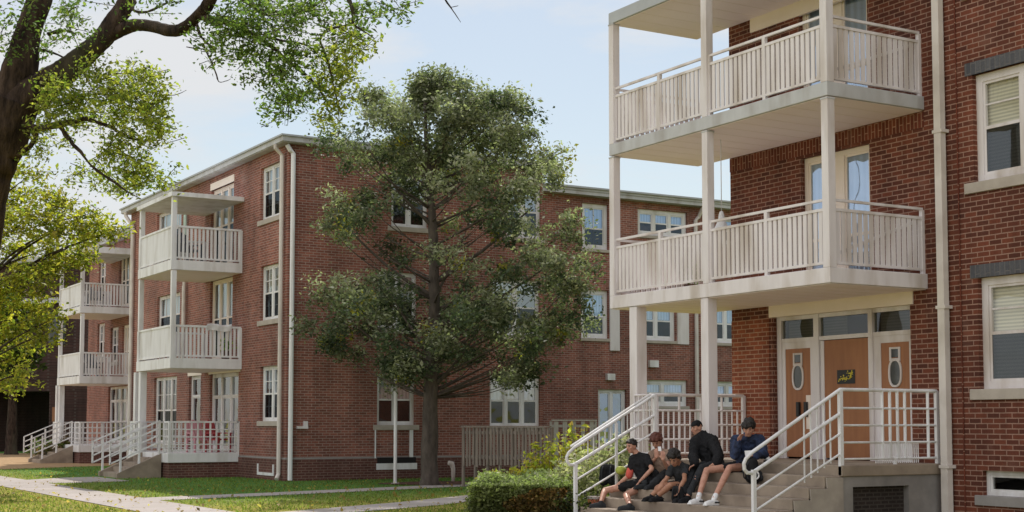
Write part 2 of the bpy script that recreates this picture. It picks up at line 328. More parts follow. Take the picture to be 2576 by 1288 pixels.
def window(fc, parent, u0, u1, z0, z1, cols=2, split=.5, muntin=(0, 0), frame=.075, mull=.09, blind='blind_white', blind_to=.5, lower='screen', sill='sill', sill_over=.1, sill_h=.13, glass='glass', rec=.09, lintel=None, transom=0, white='white_cool', name='window', up_only=False):
    fr = MB(); W = -rec
    fc.box(fr, u0, u0 + frame, W - .1, W, z0, z1); fc.box(fr, u1 - frame, u1, W - .1, W, z0, z1)
    fc.box(fr, u0 + frame, u1 - frame, W - .1, W - .003, z1 - frame, z1); fc.box(fr, u0 + frame, u1 - frame, W - .1, W - .003, z0, z0 + frame)
    iu0, iu1, iz0, iz1 = u0 + frame, u1 - frame, z0 + frame, z1 - frame
    cw = (iu1 - iu0 - mull * (cols - 1)) / cols
    zt = iz1
    if transom:
        zt = iz1 - transom - .07
        fc.box(fr, iu0, iu1, W - .09, W - .006, zt, zt + .07)
    pn = MB(); bl = MB(); lo = MB()
    for k in range(cols):
        a = iu0 + k * (cw + mull); b = a + cw
        if k < cols - 1: fc.box(fr, b, b + mull, W - .09, W + .004, iz0, iz1)
        zm = iz0 + (zt - iz0) * split
        st = .04
        fc.box(fr, a, a + st, W - .07, W - .02, iz0, zt); fc.box(fr, b - st, b, W - .07, W - .02, iz0, zt)
        if 0 < split < 1: fc.box(fr, a + st, b - st, W - .07, W - .017, zm - .025, zm + .025)
        fc.box(fr, a + st, b - st, W - .07, W - .023, zt - st, zt); fc.box(fr, a + st, b - st, W - .07, W - .023, iz0, iz0 + st)
        for i in range(1, muntin[0] + 1):
            uu = a + (b - a) * i / (muntin[0] + 1); fc.box(fr, uu - .013, uu + .013, W - .055, W - .032, iz0 + st, zt - st)
        for (ze, zf) in (((zm, zt),) if up_only else ((iz0, zm), (zm, zt))):
            for i in range(1, muntin[1] + 1):
                zz = ze + (zf - ze) * i / (muntin[1] + 1); fc.box(fr, a + st, b - st, W - .055, W - .035, zz - .012, zz + .012)
        pn.quad(fc.p(a, W - .045, iz0), fc.p(b, W - .045, iz0), fc.p(b, W - .045, iz1), fc.p(a, W - .045, iz1))
        if blind:
            zb = zt - (zt - iz0) * (blind_to if not hasattr(blind_to, '__len__') else blind_to[k % len(blind_to)])
            bl.quad(fc.p(a, W - .11, zb), fc.p(b, W - .11, zb), fc.p(b, W - .11, zt), fc.p(a, W - .11, zt))
        if lower and split < 1:
            lo.quad(fc.p(a + st, W - .03, iz0 + st), fc.p(b - st, W - .03, iz0 + st), fc.p(b - st, W - .03, zm - .025), fc.p(a + st, W - .03, zm - .025))
    wo = fr.build(name, M[white], parent)
    pn.build('pane', M[glass], wo)
    if blind and len(bl.v): bl.build('blind', M[blind], wo)
    if lower and len(lo.v): lo.build('screen', M['screen_glass'], wo)
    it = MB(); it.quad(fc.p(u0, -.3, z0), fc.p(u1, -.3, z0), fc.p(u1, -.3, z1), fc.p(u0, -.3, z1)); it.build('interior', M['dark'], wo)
    if sill:
        sl = MB(); fc.box(sl, u0 - sill_over, u1 + sill_over, -.1, .055, z0 - sill_h, z0 + .004); sl.build('sill', M[sill], wo, bevel=.008)
    if lintel:
        ln = MB(); fc.box(ln, u0 - .13, u1 + .13, -.05, .018, z1, z1 + lintel); ln.build('lintel', M['lintel'], wo)
    return wo
M['screen_glass'] = glass_mat('screened_glass', .1, (.25, .26, .27), (.6, .66, .72))

# ------------------------------------------------------------------ light
SUN_AZ = Vector((.5, .866)).normalized(); SUN_EL = math.radians(46)
w = bpy.data.worlds.new('World'); S.world = w; w.use_nodes = True; nt = w.node_tree
bg = nt.nodes['Background']; bg.inputs['Strength'].default_value = .1
sky = N(nt, 'ShaderNodeTexSky', sky_type='NISHITA'); sky.sun_disc = False; sky.sun_elevation = SUN_EL
sky.sun_rotation = math.atan2(SUN_AZ.x, SUN_AZ.y); sky.air_density = 1.3; sky.dust_density = .6; sky.ozone_density = 1.6; sky.altitude = 100
# thin summer cloud veil mixed into the sky
tc = N(nt, 'ShaderNodeTexCoord'); mp = N(nt, 'ShaderNodeMapping'); mp.inputs['Scale'].default_value = (1.0, 1.0, 3.0); mp.inputs['Location'].default_value = (1.7, .6, .45)
nt.links.new(tc.outputs['Generated'], mp.inputs['Vector'])
nz = N(nt, 'ShaderNodeTexNoise', Scale=3.4, Detail=8.0, Roughness=.58, Distortion=.4); nt.links.new(mp.outputs[0], nz.inputs['Vector'])
rp = N(nt, 'ShaderNodeValToRGB'); rp.color_ramp.elements[0].position = .5; rp.color_ramp.elements[1].position = .66
nt.links.new(nz.outputs['Fac'], rp.inputs[0])
mul = N(nt, 'ShaderNodeMath', operation='MULTIPLY_ADD'); mul.inputs[1].default_value = .62; mul.inputs[2].default_value = .34; nt.links.new(rp.outputs[0], mul.inputs[0])
mx = N(nt, 'ShaderNodeMixRGB'); nt.links.new(mul.outputs[0], mx.inputs[0]); nt.links.new(sky.outputs[0], mx.inputs[1]); mx.inputs[2].default_value = (7.9, 8.0, 8.15, 1)
# bright sky patch added out of view opposite the sun to fill the shade
dt = N(nt, 'ShaderNodeVectorMath', operation='DOT_PRODUCT'); nt.links.new(tc.outputs['Generated'], dt.inputs[0]); dt.inputs[1].default_value = Vector((-.86, -.3, .42)).normalized()
mr = N(nt, 'ShaderNodeMapRange', interpolation_type='SMOOTHSTEP'); mr.inputs['From Min'].default_value = .05; mr.inputs['From Max'].default_value = .8; nt.links.new(dt.outputs['Value'], mr.inputs[0])
cn = N(nt, 'ShaderNodeMapRange'); cn.inputs['From Min'].default_value = .3; cn.inputs['From Max'].default_value = .55; cn.inputs['To Min'].default_value = .55; nt.links.new(nz.outputs['Fac'], cn.inputs[0])
cm = N(nt, 'ShaderNodeMath', operation='MULTIPLY'); nt.links.new(mr.outputs[0], cm.inputs[0]); nt.links.new(cn.outputs[0], cm.inputs[1])
m5 = N(nt, 'ShaderNodeMixRGB'); nt.links.new(cm.outputs[0], m5.inputs[0]); nt.links.new(mx.outputs[0], m5.inputs[1]); m5.inputs[2].default_value = (12.8, 12.6, 12.6, 1)
nt.links.new(m5.outputs[0], bg.inputs['Color'])
sl = bpy.data.lights.new('sun', 'SUN'); so = bpy.data.objects.new('sun', sl); COL.objects.link(so)
sl.energy = 4.3; sl.angle = math.radians(.53); sl.color = (1, .93, .84)
sd = Vector((SUN_AZ.x * math.cos(SUN_EL), SUN_AZ.y * math.cos(SUN_EL), math.sin(SUN_EL)))
so.rotation_euler = sd.to_track_quat('Z', 'Y').to_euler(); so.location = (0, 0, 30)

# ------------------------------------------------------------------ ground and paths
def sheet(name, pts, z, mat, kind='structure', th=0):
    mb = MB(); n = len(pts)
    mb.v += [(p[0], p[1], z) for p in pts]; mb.f.append(tuple(range(n))); mb.mi.append(0)
    if th:
        for i in range(n):
            a, b = pts[i], pts[(i + 1) % n]; mb.quad((a[0], a[1], z), (b[0], b[1], z), (b[0], b[1], z - th), (a[0], a[1], z - th))
    o = mb.build(name, mat); o['kind'] = kind; return o
sheet('ground', [(-300, -120), (400, -120), (400, 700), (-300, 700)], 0, M['lawn'])
sheet('main_path', [(7.45, -10), (8.95, -10), (8.95, 60), (7.55, 60)], .012, M['path'])
sheet('cross_path', [(8.95, 29.6), (11.77, 30.35), (18.2, 32.4), (26, 35), (26, 36.2), (18.0, 33.55), (11.7, 31.5), (8.95, 30.8)], .008, M['path'])
sheet('side_path', [(8.95, 23.0), (10.3, 23.6), (13.3, 25.2), (15.2, 26.7), (19, 29.8), (18.4, 30.6), (15.0, 27.9), (13, 26.5), (10.2, 24.9), (8.95, 24.3)], .008, M['path'])
sheet('porch_path', [(8.95, 39.6), (10.4, 39.6), (11.3, 39.9), (11.3, 43.6), (10.3, 43.4), (8.95, 42.2)], .008, M['path'])
sheet('mulch_bed', [(17.9 + 1.5 * math.cos(a) * (1 + .15 * math.sin(3 * a)), 34.3 + 1.1 * math.sin(a)) for a in [i * math.pi / 9 for i in range(18)]], .016, M['mulch'])
sheet('dirt_patch', [(9.5, 52), (15, 55), (16.5, 60), (17, 80), (6, 80), (7, 58)], .006, M['dirt'])
sheet('stoop_pad', [(11.0, 16.0), (13.8, 16.0), (13.8, 21.4), (11.0, 21.4)], .01, M['concrete'])
sheet('street', [(-60, 92), (60, 92), (60, 104), (-60, 104)], .008, M['path'])

# ------------------------------------------------------------------ near apartment building
FX, BX = 17.44, 15.34
nb = thing('apartment_building', (FX, 16, 0), 'three storey red brick apartment building with white balconies above orange entrance doors', 'building')
fx = Face('X', FX)
ENT = (16.83, 20.2, .97, 3.66)
h3, h2 = (17.68, 19.38, 7.0, 9.12), (17.68, 19.38, 4.02, 6.33)
winA, winB, bsm = (13.62, 15.44, 5.32, 7.02), (13.62, 15.42, 2.12, 3.84), (13.9, 15.41, .5, .88)
more = [(10.2, 12.0, 5.32, 7.02), (10.2, 12.0, 2.12, 3.84), (13.62, 15.44, 8.4, 10.1)]
END_Y, TOP = 21.36, 10.6
mb = MB(); fx.wall(mb, 4, END_Y, 0, TOP, [ENT, h3, h2, winA, winB, bsm] + more, .34)
mb.quad((FX, END_Y, 0), (FX, END_Y, TOP), (30, END_Y, TOP), (30, END_Y, 0)); mb.quad((FX, 4, 0), (FX, 4, TOP), (30, 4, TOP), (30, 4, 0)); mb.quad((30, 4, 0), (30, 4, TOP), (30, END_Y, TOP), (30, END_Y, 0))
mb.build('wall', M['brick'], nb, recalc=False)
mb = MB(); mb.box(FX - .35, 30.3, 3.7, END_Y + .3, TOP, TOP + .22); mb.build('roof', M['roof_edge'], nb)
for (a, zt) in ((winA, .2), (winB, .2), (more[0], .2), (more[1], .2), (more[2], .2)):
    window(fx, nb, *a, cols=2, split=.5, muntin=(0, 1), up_only=True, blind='blind', blind_to=(.96, .97), lower='screen', sill='sill', sill_over=.16, sill_h=.16, lintel=zt, frame=.12, mull=.14, white='white', glass='glass_clear')
window(fx, nb, *bsm, cols=1, split=1, muntin=(0, 0), blind=None, lower=None, sill='sill_grey', sill_over=.12, sill_h=.15, frame=.06, glass='glass_dark', white='white_cool')
def french(h):
    wo = window(fx, nb, *h, cols=2, split=.34, blind='curtain', blind_to=(.8, .9), lower=None, sill=None, frame=.09, mull=.3, glass='glass_blue', white='beige', name='window')
french(h3); french(h2)
# soldier course and brackets under the decks
mb = MB(); fx.box(mb, 16.45, END_Y - .002, -.02, .014, 6.38, 6.64); mb.build('soldier_course', M['brick_vert'], nb)
mb = MB(); fx.box(mb, 17.5, 20.7, -.03, .03, 8.93, 9.19); mb.build('trim_board', M['beige'], nb)
mb = MB(); fx.box(mb, 20.29, END_Y - .003, -.05, .012, .98, 3.53); mb.build('lit_wall_strip', M['brick_bounce_lit'], nb)  # plain wall strip overlaid with brick that carries bounced light in its colour
# downspout
mb = MB(); pp = (FX - .1, 16.03)
mb.box(pp[0] - .055, pp[0] + .055, pp[1] - .07, pp[1] + .07, .05, TOP)
for z in (.9, 3.4, 6.2, 9.0): mb.box(pp[0] - .066, FX, pp[1] - .1, pp[1] + .1, z, z + .05)
mb.build('downspout', M['metal_pipe'], nb)
mb = MB(); mb.tube([(FX - .014, 15.75, .1), (FX - .014, 15.75, TOP - .1)], .012, 6); mb.build('cable', M['brick_vert'], nb)
# entrance frontispiece
ENTW = -.1
fr = MB(); z0, z1 = .97, 3.53
fx.box(fr, 20.08, 20.2, ENTW - .1, ENTW, z0, z1); fx.box(fr, 16.83, 16.93, ENTW - .1, ENTW, z0, z1)
fx.box(fr, 19.09, 19.22, ENTW - .1, ENTW + .01, z0, z1); fx.box(fr, 17.78, 17.88, ENTW - .1, ENTW + .01, z0, z1)
fx.box(fr, 16.93, 20.08, ENTW - .09, ENTW - .004, z1 - .07, z1); fx.box(fr, 16.93, 20.08, ENTW - .09, ENTW - .006, 3.06, 3.13)
ent = fr.build('entrance', M['white'], nb)
mb = MB(); fx.box(mb, 16.75, 20.28, -.2, .02, 3.53, 3.78); mb.build('header_panel', M['beige'], ent)
mb = MB()
for (a, b) in ((19.22, 20.08), (17.88, 19.09), (16.93, 17.78)): mb.quad(fx.p(a, ENTW - .05, 3.13), fx.p(b, ENTW - .05, 3.13), fx.p(b, ENTW - .05, 3.46), fx.p(a, ENTW - .05, 3.46))
mb.build('transom_pane', M['glass_dark'], ent)
mb = MB()
for (a, b) in ((19.3, 20.0), (18.5, 19.09), (17.0, 17.7)): mb.quad(fx.p(a, ENTW - .12, 3.13), fx.p(b, ENTW - .12, 3.13), fx.p(b, ENTW - .12, 3.46), fx.p(a, ENTW - .12, 3.46))
mb.build('transom_blind', M['blind_grey'], ent)
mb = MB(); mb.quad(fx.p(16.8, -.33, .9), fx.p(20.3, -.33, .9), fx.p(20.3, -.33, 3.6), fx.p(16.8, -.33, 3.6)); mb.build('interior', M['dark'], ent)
def oval_ring(mb, cu, cz, ru, rz, t, w, n=22, sq=2.6):
    ring = []
    for k in range(n):
        a = 2 * math.pi * k / n; ca, sa = math.cos(a), math.sin(a)
        f = (abs(ca) ** sq + abs(sa) ** sq) ** (-1 / sq)
        ring.append((ca * f, sa * f))
    for k in range(n):
        p, q = ring[k], ring[(k + 1) % n]
        def P(s, r, ww): return fx.p(cu + s[0] * (ru + r), ww, cz + s[1] * (rz + r))
        mb.hexa([P(p, 0, w), P(q, 0, w), P(q, t, w), P(p, t, w), P(p, 0, w + .02), P(q, 0, w + .02), P(q, t, w + .02), P(p, t, w + .02)])
def oval_fill(mb, cu, cz, ru, rz, w, n=22, sq=2.6):
    pts = []
    for k in range(n):
        a = 2 * math.pi * k / n; ca, sa = math.cos(a), math.sin(a); f = (abs(ca) ** sq + abs(sa) ** sq) ** (-1 / sq)
        pts.append(fx.p(cu + ca * f * ru, w, cz + sa * f * rz))
    b = len(mb.v); mb.v += pts; mb.f.append(tuple(range(b, b + n))); mb.mi.append(0)
def side_door(u0, u1, cu, right):
    s = MB(); za = 1.3 if right else 1.0; zb = 2.94
    a, b = (17.62, 16.98)[::-1] if right else (19.34, 20.0)
    # painted surround of the leaf
    fx.box(s, u0, a, ENTW - .07, ENTW - .02, z0, 3.06); fx.box(s, b, u1, ENTW - .07, ENTW - .02, z0, 3.06); fx.box(s, a, b, ENTW - .07, ENTW - .022, zb, 3.06)
    if za > 1.02: fx.box(s, a, b, ENTW - .07, ENTW - .022, z0, za)
    d = s.build('door', M['white'], nb)
    l = MB(); fx.box(l, a, b, ENTW - .08, ENTW - .032, za, zb); l.build('leaf', M['door'], d)
    g = MB(); oval_fill(g, cu, 2.43, .115, .2, ENTW - .026); fx.box(g, cu - .1, cu + .1, ENTW - .031, ENTW - .02, 2.69, 2.83); g.build('vision_pane', M['glass_deep'], d)
    r = MB(); oval_ring(r, cu, 2.43, .115, .2, .035, ENTW - .03)
    for sx in (-1, 1): fx.box(r, cu + sx * .1 - .02, cu + sx * .1 + .02, ENTW - .03, ENTW - .012, 2.63, 2.86)
    fx.box(r, cu - .08, cu + .08, ENTW - .03, ENTW - .014, 2.83, 2.86); fx.box(r, cu - .1, cu + .1, ENTW - .03, ENTW - .013, 2.63, 2.675)
    r.build('oval_trim', M['white'], d)
    if not right:
        h = MB(); fx.box(h, 19.62, 19.69, ENTW - .03, ENTW + .02, 1.72, 1.98); fx.box(h, 19.42, 19.49, ENTW - .03, ENTW + .02, 1.72, 1.98); h.build('handle', M['black'], d)
        k = MB(); fx.box(k, 19.35, 19.47, ENTW - .03, ENTW - .024, 1.5, 2.1); k.build('push_plate', M['beige'], d)
M['glass_deep'] = pm('dark_vision_glass', (.03, .035, .035), (.06, .065, .06), 6, .08, spec=.6)
side_door(19.22, 20.08, 19.67, False); side_door(16.93, 17.78, 17.3, True)
s = MB(); fx.box(s, 17.9, 18.99, ENTW - .08, ENTW - .03, 1.0, 3.05); md = s.build('door', M['door_mid'], nb)
s = MB(); fx.box(s, 18.99, 19.08, ENTW - .09, ENTW - .02, z0, 3.05); s.build('jamb', M['white'], md)
s = MB(); fx.box(s, 18.24, 18.67, ENTW - .03, ENTW - .022, 2.28, 2.52); sg = s.build('notice', M['black'], md)
s = MB()
for i in range(26):
    u = 18.27 + R.random() * .36; z = 2.31 + R.random() * .1 + (.08 if u < 18.42 else .0); dz = .01 + R.random() * .02
    fx.box(s, u, u + .012 + R.random() * .025, ENTW - .022, ENTW - .0195 + i * .0001, z, z + dz)
s.tube([fx.p(18.36, ENTW - .018, 2.36), fx.p(18.33, ENTW - .018, 2.43), fx.p(18.3, ENTW - .018, 2.51)], .009, 5); s.tube([fx.p(18.62, ENTW - .018, 2.36), fx.p(18.5, ENTW - .018, 2.385), fx.p(18.38, ENTW - .018, 2.36), fx.p(18.3, ENTW - .018, 2.4)], .008, 5)
s.build('print', M['yellow'], sg)

# balconies
def slats(mb, a, b, z0, z1, pitch, wd, th=.02):
    a, b = Vector(a), Vector(b); L = (b - a).length; n = max(2, int(round(L / pitch))); d = (b - a) / L
    for i in range(n + 1):
        p = a + d * (L * i / n)
        mb.bar((p.x, p.y, z0), (p.x, p.y, z1), wd, th, up=(-d.y, d.x, 0))
def bar_slat(mb, p, d, z0, z1, wd, th):
    nrm = Vector((-d.y, d.x, 0)); e = d * (wd / 2); q = nrm * (th / 2); P = Vector((p.x, p.y, 0))
    mb.hexa([(P - e - q) + Vector((0, 0, z0)), (P + e - q) + Vector((0, 0, z0)), (P + e + q) + Vector((0, 0, z0)), (P - e + q) + Vector((0, 0, z0)), (P - e - q) + Vector((0, 0, z1)), (P + e - q) + Vector((0, 0, z1)), (P + e + q) + Vector((0, 0, z1)), (P - e + q) + Vector((0, 0, z1))])
def slat_run(mb, a, b, z0, z1, pitch, wd, th=.02, jitter=0):
    a, b = Vector(a), Vector(b); L = (b - a).length; d = (b - a) / L; n = max(2, int(round(L / pitch)))
    for i in range(n):
        p = a + d * (L * (i + .5) / n); bar_slat(mb, p, d, z0 + R.uniform(-jitter, jitter), z1, wd, th)
BN, BF = 16.43, 22.38
def balcony(zb, zd, ztop, mat_f, post_to=None, nm='balcony'):
    mb = MB(); mb.box(BX, FX - .002, BN, BF, zb, zd); dk = mb.build(nm, M[mat_f], nb, bevel=.01)
    mb = MB(); mb.box(BX + .04, FX - .01, BN + .04, BF - .04, zb - .012, zb - .004); mb.build('soffit', M['soffit'], dk)
    mb = MB()
    for k in range(1, 13): mb.box(BX + .05, FX - .02, BN + k * .45, BN + k * .45 + .006, zb - .0155, zb - .0125)
    mb.build('soffit_joint', M['beige'], dk)
    if ztop:
        rl = MB(); x, y0, y1 = BX + .07, BN + .08, BF - .08; zs, zt = zd + .06, zd + .93; zr = zd + 1.06
        for (a, b) in (((x, y0, 0), (x, y1, 0)), ((x, y0, 0), (FX - .02, y0, 0)), ((x, y1, 0), (FX - .02, y1, 0))):
            slat_run(rl, a, b, zs, zt - .04, .118, .08, .025, .006)
            a, b = Vector(a), Vector(b); d = (b - a).normalized(); o = Vector((-d.y, d.x, 0)) * .0
            rl.bar(a + Vector((0, 0, zt - .02)), b + Vector((0, 0, zt - .02)), .05, .045); rl.bar(a + Vector((0, 0, zs + .02)), b + Vector((0, 0, zs + .02)), .05, .04)
            rl.bar(a + Vector((0, 0, zr)), b + Vector((0, 0, zr)), .045, .04)
            L = (b - a).length; n = max(1, int(L / 1.2))
            for i in range(n + 1):
                p = a + d * (L * i / n); bar_slat(rl, p, d, zd + .003, zr - .02, .07, .062)
        rl.bar((x + .12, BN + .115, zd + .2), (FX - .15, BN + .115, zt - .08), .03, .05)
        rl.build('railing', M['white'], dk)
        ps = [(BX + .075, BN + .075), (BX + .075, 19.48), (BX + .075, BF - .075)]
        for (px, py) in ps:
            mb = MB(); mb.box(px - .075, px + .075, py - .075, py + .075, zd, ztop); mb.build('post', M['white'], dk, bevel=.006)
            mb = MB(); mb.box(px - .082, px + .082, py - .082, py + .082, ztop - .03, ztop - .005); mb.build('post_cap', M['fascia'], dk)
    return dk
balcony(6.66, 6.88, 9.2, 'fascia'); lowb = balcony(3.75, 3.99, 6.64, 'white')
balcony(9.2, 9.42, None, 'roof_edge', nm='canopy')
for (py, r) in ((21.66, .115), (19.55, .1)):
    zb = .97 if py < 21 else 0
    mb = MB(); mb.box(BX + .02, BX + .02 + 2 * r, py - r, py + r, zb, 3.745)
    mb.build('column', M['white'], nb, bevel=.008)
mb = MB(); lx, ly, lz = BX + .62, 19.8, 5.2
mb.tube([(lx, ly, 6.6), (lx, ly, 5.3)], .008, 6); mb.tube([(lx, ly, 5.32), (lx, ly, 5.26), (lx, ly, 5.17), (lx, ly, 5.02), (lx, ly, 5.0)], [.03, .05, .06, .13, .135], 14)
o = mb.build('hanging_lamp', M['white_cool'], None, smooth=True); props(o, 'small white bell shaped lamp hanging in the middle balcony', 'lamp')

# ------------------------------------------------------------------ entrance stairs
SN, SF, LZ = 16.23, 20.99, .97
st = thing('entrance_stairs', (BX, 18.6, 0), 'wide concrete entrance steps and landing with white pipe railings', 'stairs')
RISE, TR = LZ / 6, .32
mb = MB()
for k in range(1, 6):
    x1 = BX - TR * (6 - k); mb.box(x1 - .02, x1 + TR, SN + .02, SF - .02, 0 if k == 1 else RISE * (k - 1) - .001 * k, RISE * k)
mb.build('step', M['step'], st, bevel=.012)
mb = MB(); mb.box(BX - .03, FX - .003, SN - .03, SF + .03, LZ - .17, LZ); mb.build('landing', M['step'], st, bevel=.015)
fy = Face('Y', SN)
mb = MB(); fy.wall(mb, BX - .001, FX - .004, 0, LZ - .171, [(15.55, 16.72, .12, .64)], .12)
for xx in (BX, ):
    mb.quad((xx, SN, 0), (xx, SF, 0), (xx, SF, LZ - .171), (xx, SN, LZ - .171))
mb.quad((BX, SF, 0), (FX - .01, SF, 0), (FX - .01, SF, LZ - .171), (BX, SF, LZ - .171))
mb.build('landing_base', M['concrete_grey'], st, recalc=False)
mb = MB(); mb.quad(fy.p(15.55, -.11, .1), fy.p(16.72, -.11, .1), fy.p(16.72, -.11, .66), fy.p(15.55, -.11, .66)); mb.build('vent_infill', M['brick_vent'], st)
for yy in (SN, SF):   # sloped cheek walls
    mb = MB(); y0, y1 = (yy - .02, yy + .0) if yy == SN else (yy - .0, yy + .02)
    P = [(BX - 5 * TR - .02, 0), (BX + .0, 0), (BX + .0, LZ - .175)] + [q for k in (5, 4, 3, 2, 1) for q in ((BX - TR * (5 - k), RISE * k - .02), (BX - TR * (6 - k) - .015, RISE * k - .02))]
    n = len(P); b0 = len(mb.v); mb.v += [(p[0], y0, p[1]) for p in P] + [(p[0], y1, p[1]) for p in P]
    mb.f.append(tuple(range(b0, b0 + n))); mb.f.append(tuple(range(b0 + n, b0 + 2 * n))[::-1]); mb.mi += [0, 0]
    for i in range(n): mb.f.append((b0 + i, b0 + (i + 1) % n, b0 + n + (i + 1) % n, b0 + n + i)); mb.mi.append(0)
    mb.build('cheek_wall', M['concrete'], st)
ZR = 2.11
def stair_rail(y, far):
    mb = MB(); xb = 13.62; zt = lambda x: ZR - (BX - x) * (ZR - 1.12) / (BX - 13.5)
    r = .028
    loop = [(BX, y, ZR), (13.62, y, zt(13.62)), (13.5, y, 1.09), (13.46, y, 1.02), (13.47, y, .94), (13.52, y, .89), (13.6, y, .885), (13.68, y, .92), (BX, y, ZR - .36)]
    mb.tube(loop, r, 10)
    for dz in (.3, .62):
        pass
    mb.tube([(13.64, y, .62), (BX, y, ZR - .66)], .018, 8); mb.tube([(13.64, y, .33), (BX, y, ZR - .96)], .018, 8)
    mb.bar((13.64, y, 0), (13.64, y, .93), .055, .055); mb.bar((BX, y, LZ - .15), (BX, y, ZR), .06, .06)
    if far:
        mb.tube([(13.62, y + .12, 1.2), (BX, y + .12, ZR + .02)], .022, 8); mb.bar((14.5, y, .4), (14.5, y, 1.6), .04, .04)
        for k in range(12):
            x = 13.9 + k * .12; zz = zt(x); mb.bar((x, y, zz - .36), (x, y, zz - .03), .016, .016)
    else:
        for k in range(5):
            x = 14.62 + k * .13; mb.bar((x, y + .01, zt(x) - 1.0), (x, y + .01, zt(x)), .018, .018)
    mb.build('stair_railing', M['white_cool'], st, smooth=False)
stair_rail(SN + .02, False); stair_rail(SF - .02, True)
def land_rail(y, far):
    mb = MB(); x0, x1 = BX, FX - .06
    mb.tube([(x0, y, ZR), (x1, y, ZR)], .028, 10)
    for z in (1.83, 1.57, 1.31, 1.06): mb.tube([(x0, y, z), (x1, y, z)], .017, 8)
    mb.bar((x1, y, LZ - .1), (x1, y, ZR), .055, .055); mb.bar(((x0 + x1) / 2 + .1, y, LZ), ((x0 + x1) / 2 + .1, y, 1.06), .04, .04)
    if far:
        for k in range(17): mb.bar((x0 + .06 + k * .122, y + .005, LZ + .08), (x0 + .06 + k * .122, y + .005, 1.83 if k % 4 else ZR), .03 if k % 4 else .05, .02)
    else:
        for k in range(5): mb.bar((x0 + .86 + k * .16 + (.34 if k > 3 else 0), y - .004, 1.06), (x0 + .86 + k * .16 + (.34 if k > 3 else 0), y - .004, ZR), .045, .02)
        for k in range(22): mb.bar((x0 + .72 + k * .043, y + .006, LZ + .02), (x0 + .72 + k * .043, y + .006, 1.3), .012, .012)
    if far:   # short return along the front of the landing
        for z in (ZR, 1.83, 1.57, 1.31, 1.06): mb.tube([(x0, y, z), (x0, y - .0 + .62, z)], .02, 6)
        for k in range(5): mb.bar((x0, y + .1 + k * .13, .5), (x0, y + .1 + k * .13, ZR), .025, .025)
    mb.build('landing_railing', M['white_cool'] if not far else M['white'], st)
land_rail(SN + .02, False); land_rail(SF - .02, True)

# ------------------------------------------------------------------ far apartment building (three wings around the lawn)
LX, LY, EAVE, WX, WY = 14.99, 37.8, 9.46, 16.6, 40.96
fb = thing('apartment_building', (20, 42, 0), 'long red brick apartment block with stacked white balconies beyond the lawn', 'building')
f1 = Face('X', LX); f2 = Face('Y', LY); f3 = Face('X', WX); f4 = Face('Y', WY)
YE, XE = 53.6, 23.4
A_FR = [(42.3, 44.42, 6.5, 9.05), (42.3, 44.4, 3.56, 6.12)]
A_W = [(38.45, 39.98, 7.52, 9.09), (38.4, 39.9, 4.57, 6.17), (38.3, 39.82, 1.66, 3.24)]
A_S = [(47.5, 50.3, 7.6, 9.02), (47.5, 50.1, 4.6, 6.05), (47.7, 50.3, .9, 3.2)]
A_D = [(41.66, 46.4, .74, 3.15)]; A_B = [(38.6, 39.7, .1, .46)]
mb = MB(); f1.wall(mb, LY, YE, .62, EAVE, A_FR + A_W + A_S + [(41.66, 46.4, .74, 3.15)], .3)
B_W = [(17.78, 19.0, 1.55, 3.02), (21.52, 23.3, 1.5, 3.07), (17.78, 19.05, 4.35, 6.0), (21.6, 23.3, 4.28, 6.0), (18.2, 19.4, 7.35, 8.95), (22.1, 23.34, 7.3, 8.95)]
f2.wall(mb, LX, XE, .62, EAVE, B_W, .3)
mb.quad((XE, LY, 0), (XE, WY, 0), (XE, WY, EAVE), (XE, LY, EAVE)); mb.quad((LX, YE, 0), (WX, YE, 0), (WX, YE, EAVE), (LX, YE, EAVE))
C_W = [(26.95, 28.03, 7.57, 9.15), (29.28, 31.45, 8.2, 9.13), (26.9, 28.02, 4.5, 6.17), (29.27, 30.9, 4.5, 5.9), (32.4, 34, 4.5, 5.9), (29.3, 31.4, 2.2, 3.12), (32.3, 34.2, 2.2, 3.1), (27.58, 28.75, .75, 2.76), (33, 34.8, 8.1, 9.13)]
f4.wall(mb, XE, 50, .0, EAVE - .1, C_W, .3)
D_W = [(57.95, 58.95, 7.2, 9.0), (57.95, 58.95, 4.3, 6.1), (57.95, 58.95, 1.5, 3.2), (59.2, 61.0, 6.5, 8.7), (59.2, 60.4, 3.5, 5.7), (61.0, 62.2, 4.2, 5.7), (59.0, 62.4, .75, 3.15), (63.2, 64.4, 4.4, 6.0), (63.2, 64.4, 7.3, 8.9)]
f3.wall(mb, YE, 66, 0, EAVE - .12, D_W, .3)
mb.quad((WX, 66, 0), (WX, 66, EAVE - .12), (40, 66, EAVE - .12), (40, 66, 0)); mb.quad((50, WY, 0), (50, WY, EAVE), (50, 60, EAVE), (50, 60, 0))
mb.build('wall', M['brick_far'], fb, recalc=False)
mb = MB(); f1.wall(mb, LY, YE, 0, .62, [], .3); mb.quad(f1.p(LY, 0, .62), f1.p(YE, 0, .62), f1.p(YE, -.01, .62), f1.p(LY, -.01, .62))
Pb = MB(); f1.box(Pb, LY - .035, YE, -.2, .035, -.05, .6); f2.box(Pb, LX + .2, XE, -.2, .034, -.05, .6); Pb.build('plinth', M['brick_plinth'], fb)
mb = MB(); f1.box(mb, LY - .02, YE, -.1, .02, .6, .645); f2.box(mb, LX + .1, XE, -.1, .019, .6, .645); mb.build('plinth_ledge', M['sill_grey'], fb)
